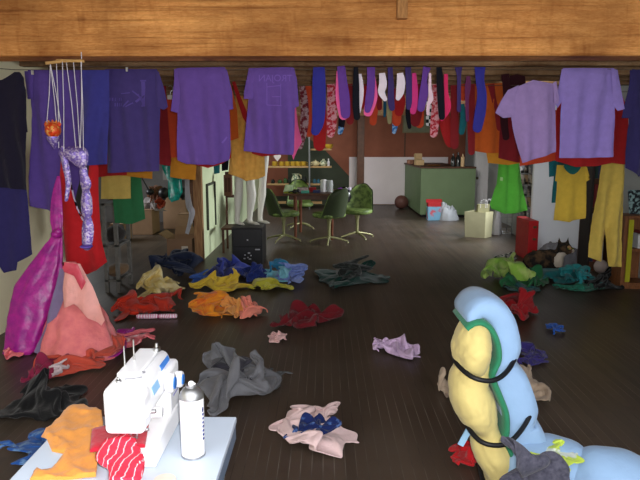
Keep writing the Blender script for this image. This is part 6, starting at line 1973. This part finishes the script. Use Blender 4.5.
# grey plastic bag behind the cat
pile('grey_bag', 'translucent grey plastic bag slumped behind the cat', 'bag', 538, 592, 243, 267, mat('bag_grey', (112, 112, 118), 1.15, rough=.35), None, 144, .55, .15, rings=26, seg=80, rough=.5, soft=False)

# ------------------------------------------------------------------ the cat
cb = PH(548, 273)
Yc_ = cb.y - .02
k_ = Yc_ / F
q = lambda x, z, d=0.0: Vector((PY(x, 200, Yc_).x, Yc_ + d, z))
mb = MB()
zt0 = .0
mb.ball(q(540, .115), (.12, .11, .112), 18)                 # haunch
mb.ball(q(546, .13), (.13, .10, .12), 18)
mb.ball(q(553, .135), (.11, .09, .12), 18)                  # chest
mb.ball(q(558.5, .145, -.02), (.065, .065, .115), 16)
mb.ball(q(560, .20, -.02), (.055, .055, .07), 14)           # neck
mb.ball(q(563.5, .262, -.03), (.078, .07, .068), 18)        # head
mb.ball(q(566.5, .245, -.075), (.034, .036, .028), 12)      # muzzle
mb.ball(q(569, .25, -.05), (.035, .04, .033), 12)
for dx, dd in ((-.045, -.02), (.03, -.025)):               # ears
    e0 = q(563.5, .312, dd) + Vector((dx, 0, 0))
    for i in range(7):
        s_ = i / 6
        mb.ball(e0 + Vector((dx * .25 * s_, 0, .058 * s_)), (.027 * (1 - s_ * .8), .014 * (1 - s_ * .5), .02), 8)
for d0 in (-.1, -.03):                                        # fore paws stretched out
    for i in range(8):
        s_ = i / 7
        mb.ball(q(556 + 10 * s_, .036 - .008 * s_, d0 - .02), (.034, .03, .034 - .006 * s_), 10)
for i in range(10):                                           # hind foot
    s_ = i / 9
    mb.ball(q(538 + 8 * s_, .034, -.10), (.035, .032, .033), 10)
for i in range(16):                                           # tail wrapped along the body
    s_ = i / 15
    mb.ball(q(532 - 3 * math.sin(s_ * PI) + 13 * s_ * s_, .03, .05 - .19 * s_), (.026, .026, .026), 8)
cat = mb.build('cat', None)
remesh(cat, .009, 4)
for v in cat.data.vertices:
    if (v.co.z + cat.location.z) < .002:
        v.co.z = .002 - cat.location.z
fm = bpy.data.materials.new('cat_fur'); fm.use_nodes = True
nt = fm.node_tree; b = nt.nodes['Principled BSDF']; b.inputs['Roughness'].default_value = .9; b.inputs['Specular IOR Level'].default_value = .15
tc = nt.nodes.new('ShaderNodeTexCoord')
n1 = nt.nodes.new('ShaderNodeTexNoise'); n1.inputs['Scale'].default_value = 16; n1.inputs['Detail'].default_value = 5; nt.links.new(tc.outputs['Object'], n1.inputs['Vector'])
r1 = nt.nodes.new('ShaderNodeValToRGB'); r1.color_ramp.elements[0].position = .45; r1.color_ramp.elements[1].position = .62
r1.color_ramp.elements[0].color = (.014, .012, .011, 1); r1.color_ramp.elements[1].color = (.085, .05, .026, 1); nt.links.new(n1.outputs['Fac'], r1.inputs[0])
# white chest and cheek patch of the coat
def patch(centre, rad, prev, colr):
    d = nt.nodes.new('ShaderNodeVectorMath'); d.operation = 'DISTANCE'
    nt.links.new(tc.outputs['Object'], d.inputs[0]); d.inputs[1].default_value = centre
    a = nt.nodes.new('ShaderNodeMath'); a.operation = 'MULTIPLY_ADD'; nt.links.new(n1.outputs['Fac'], a.inputs[0]); a.inputs[1].default_value = .05; nt.links.new(d.outputs['Value'], a.inputs[2])
    l = nt.nodes.new('ShaderNodeMath'); l.operation = 'LESS_THAN'; nt.links.new(a.outputs[0], l.inputs[0]); l.inputs[1].default_value = rad + .025
    m_ = nt.nodes.new('ShaderNodeMix'); m_.data_type = 'RGBA'; nt.links.new(l.outputs[0], m_.inputs[0]); nt.links.new(prev, m_.inputs[6]); m_.inputs[7].default_value = colr
    return m_.outputs[2]
cl_ = cat.location
out = patch(tuple(q(560.5, .15, -.10) - cl_), .085, r1.outputs[0], (.55, .48, .40, 1))
out = patch(tuple(q(569.5, .235, -.09) - cl_), .032, out, (.55, .48, .40, 1))
out = patch(tuple(q(566.5, .285, -.09) - cl_), .022, out, (.45, .27, .12, 1))
out = patch(tuple(q(566, .03, -.09) - cl_), .05, out, (.5, .45, .4, 1))
nt.links.new(out, b.inputs['Base Color'])
cat.data.materials.clear(); cat.data.materials.append(fm)
cat.scale = (1.2, 1.2, 1.2)
settag(cat, 'tortoiseshell cat with a white chest lying in front of the white panel', 'cat')
for dx in (-.012, .032):
    MB().ball(q(566, .275, -.093) + Vector((dx, 0, 0)), (.009, .006, .009), 8).build('eye', mat('cat_eye', (120, 130, 50), 1, rough=.2), cat)
MB().ball(q(567.3, .252, -.112), (.008, .006, .006), 8).build('nose', mat('cat_nose', (120, 70, 64), 1), cat)
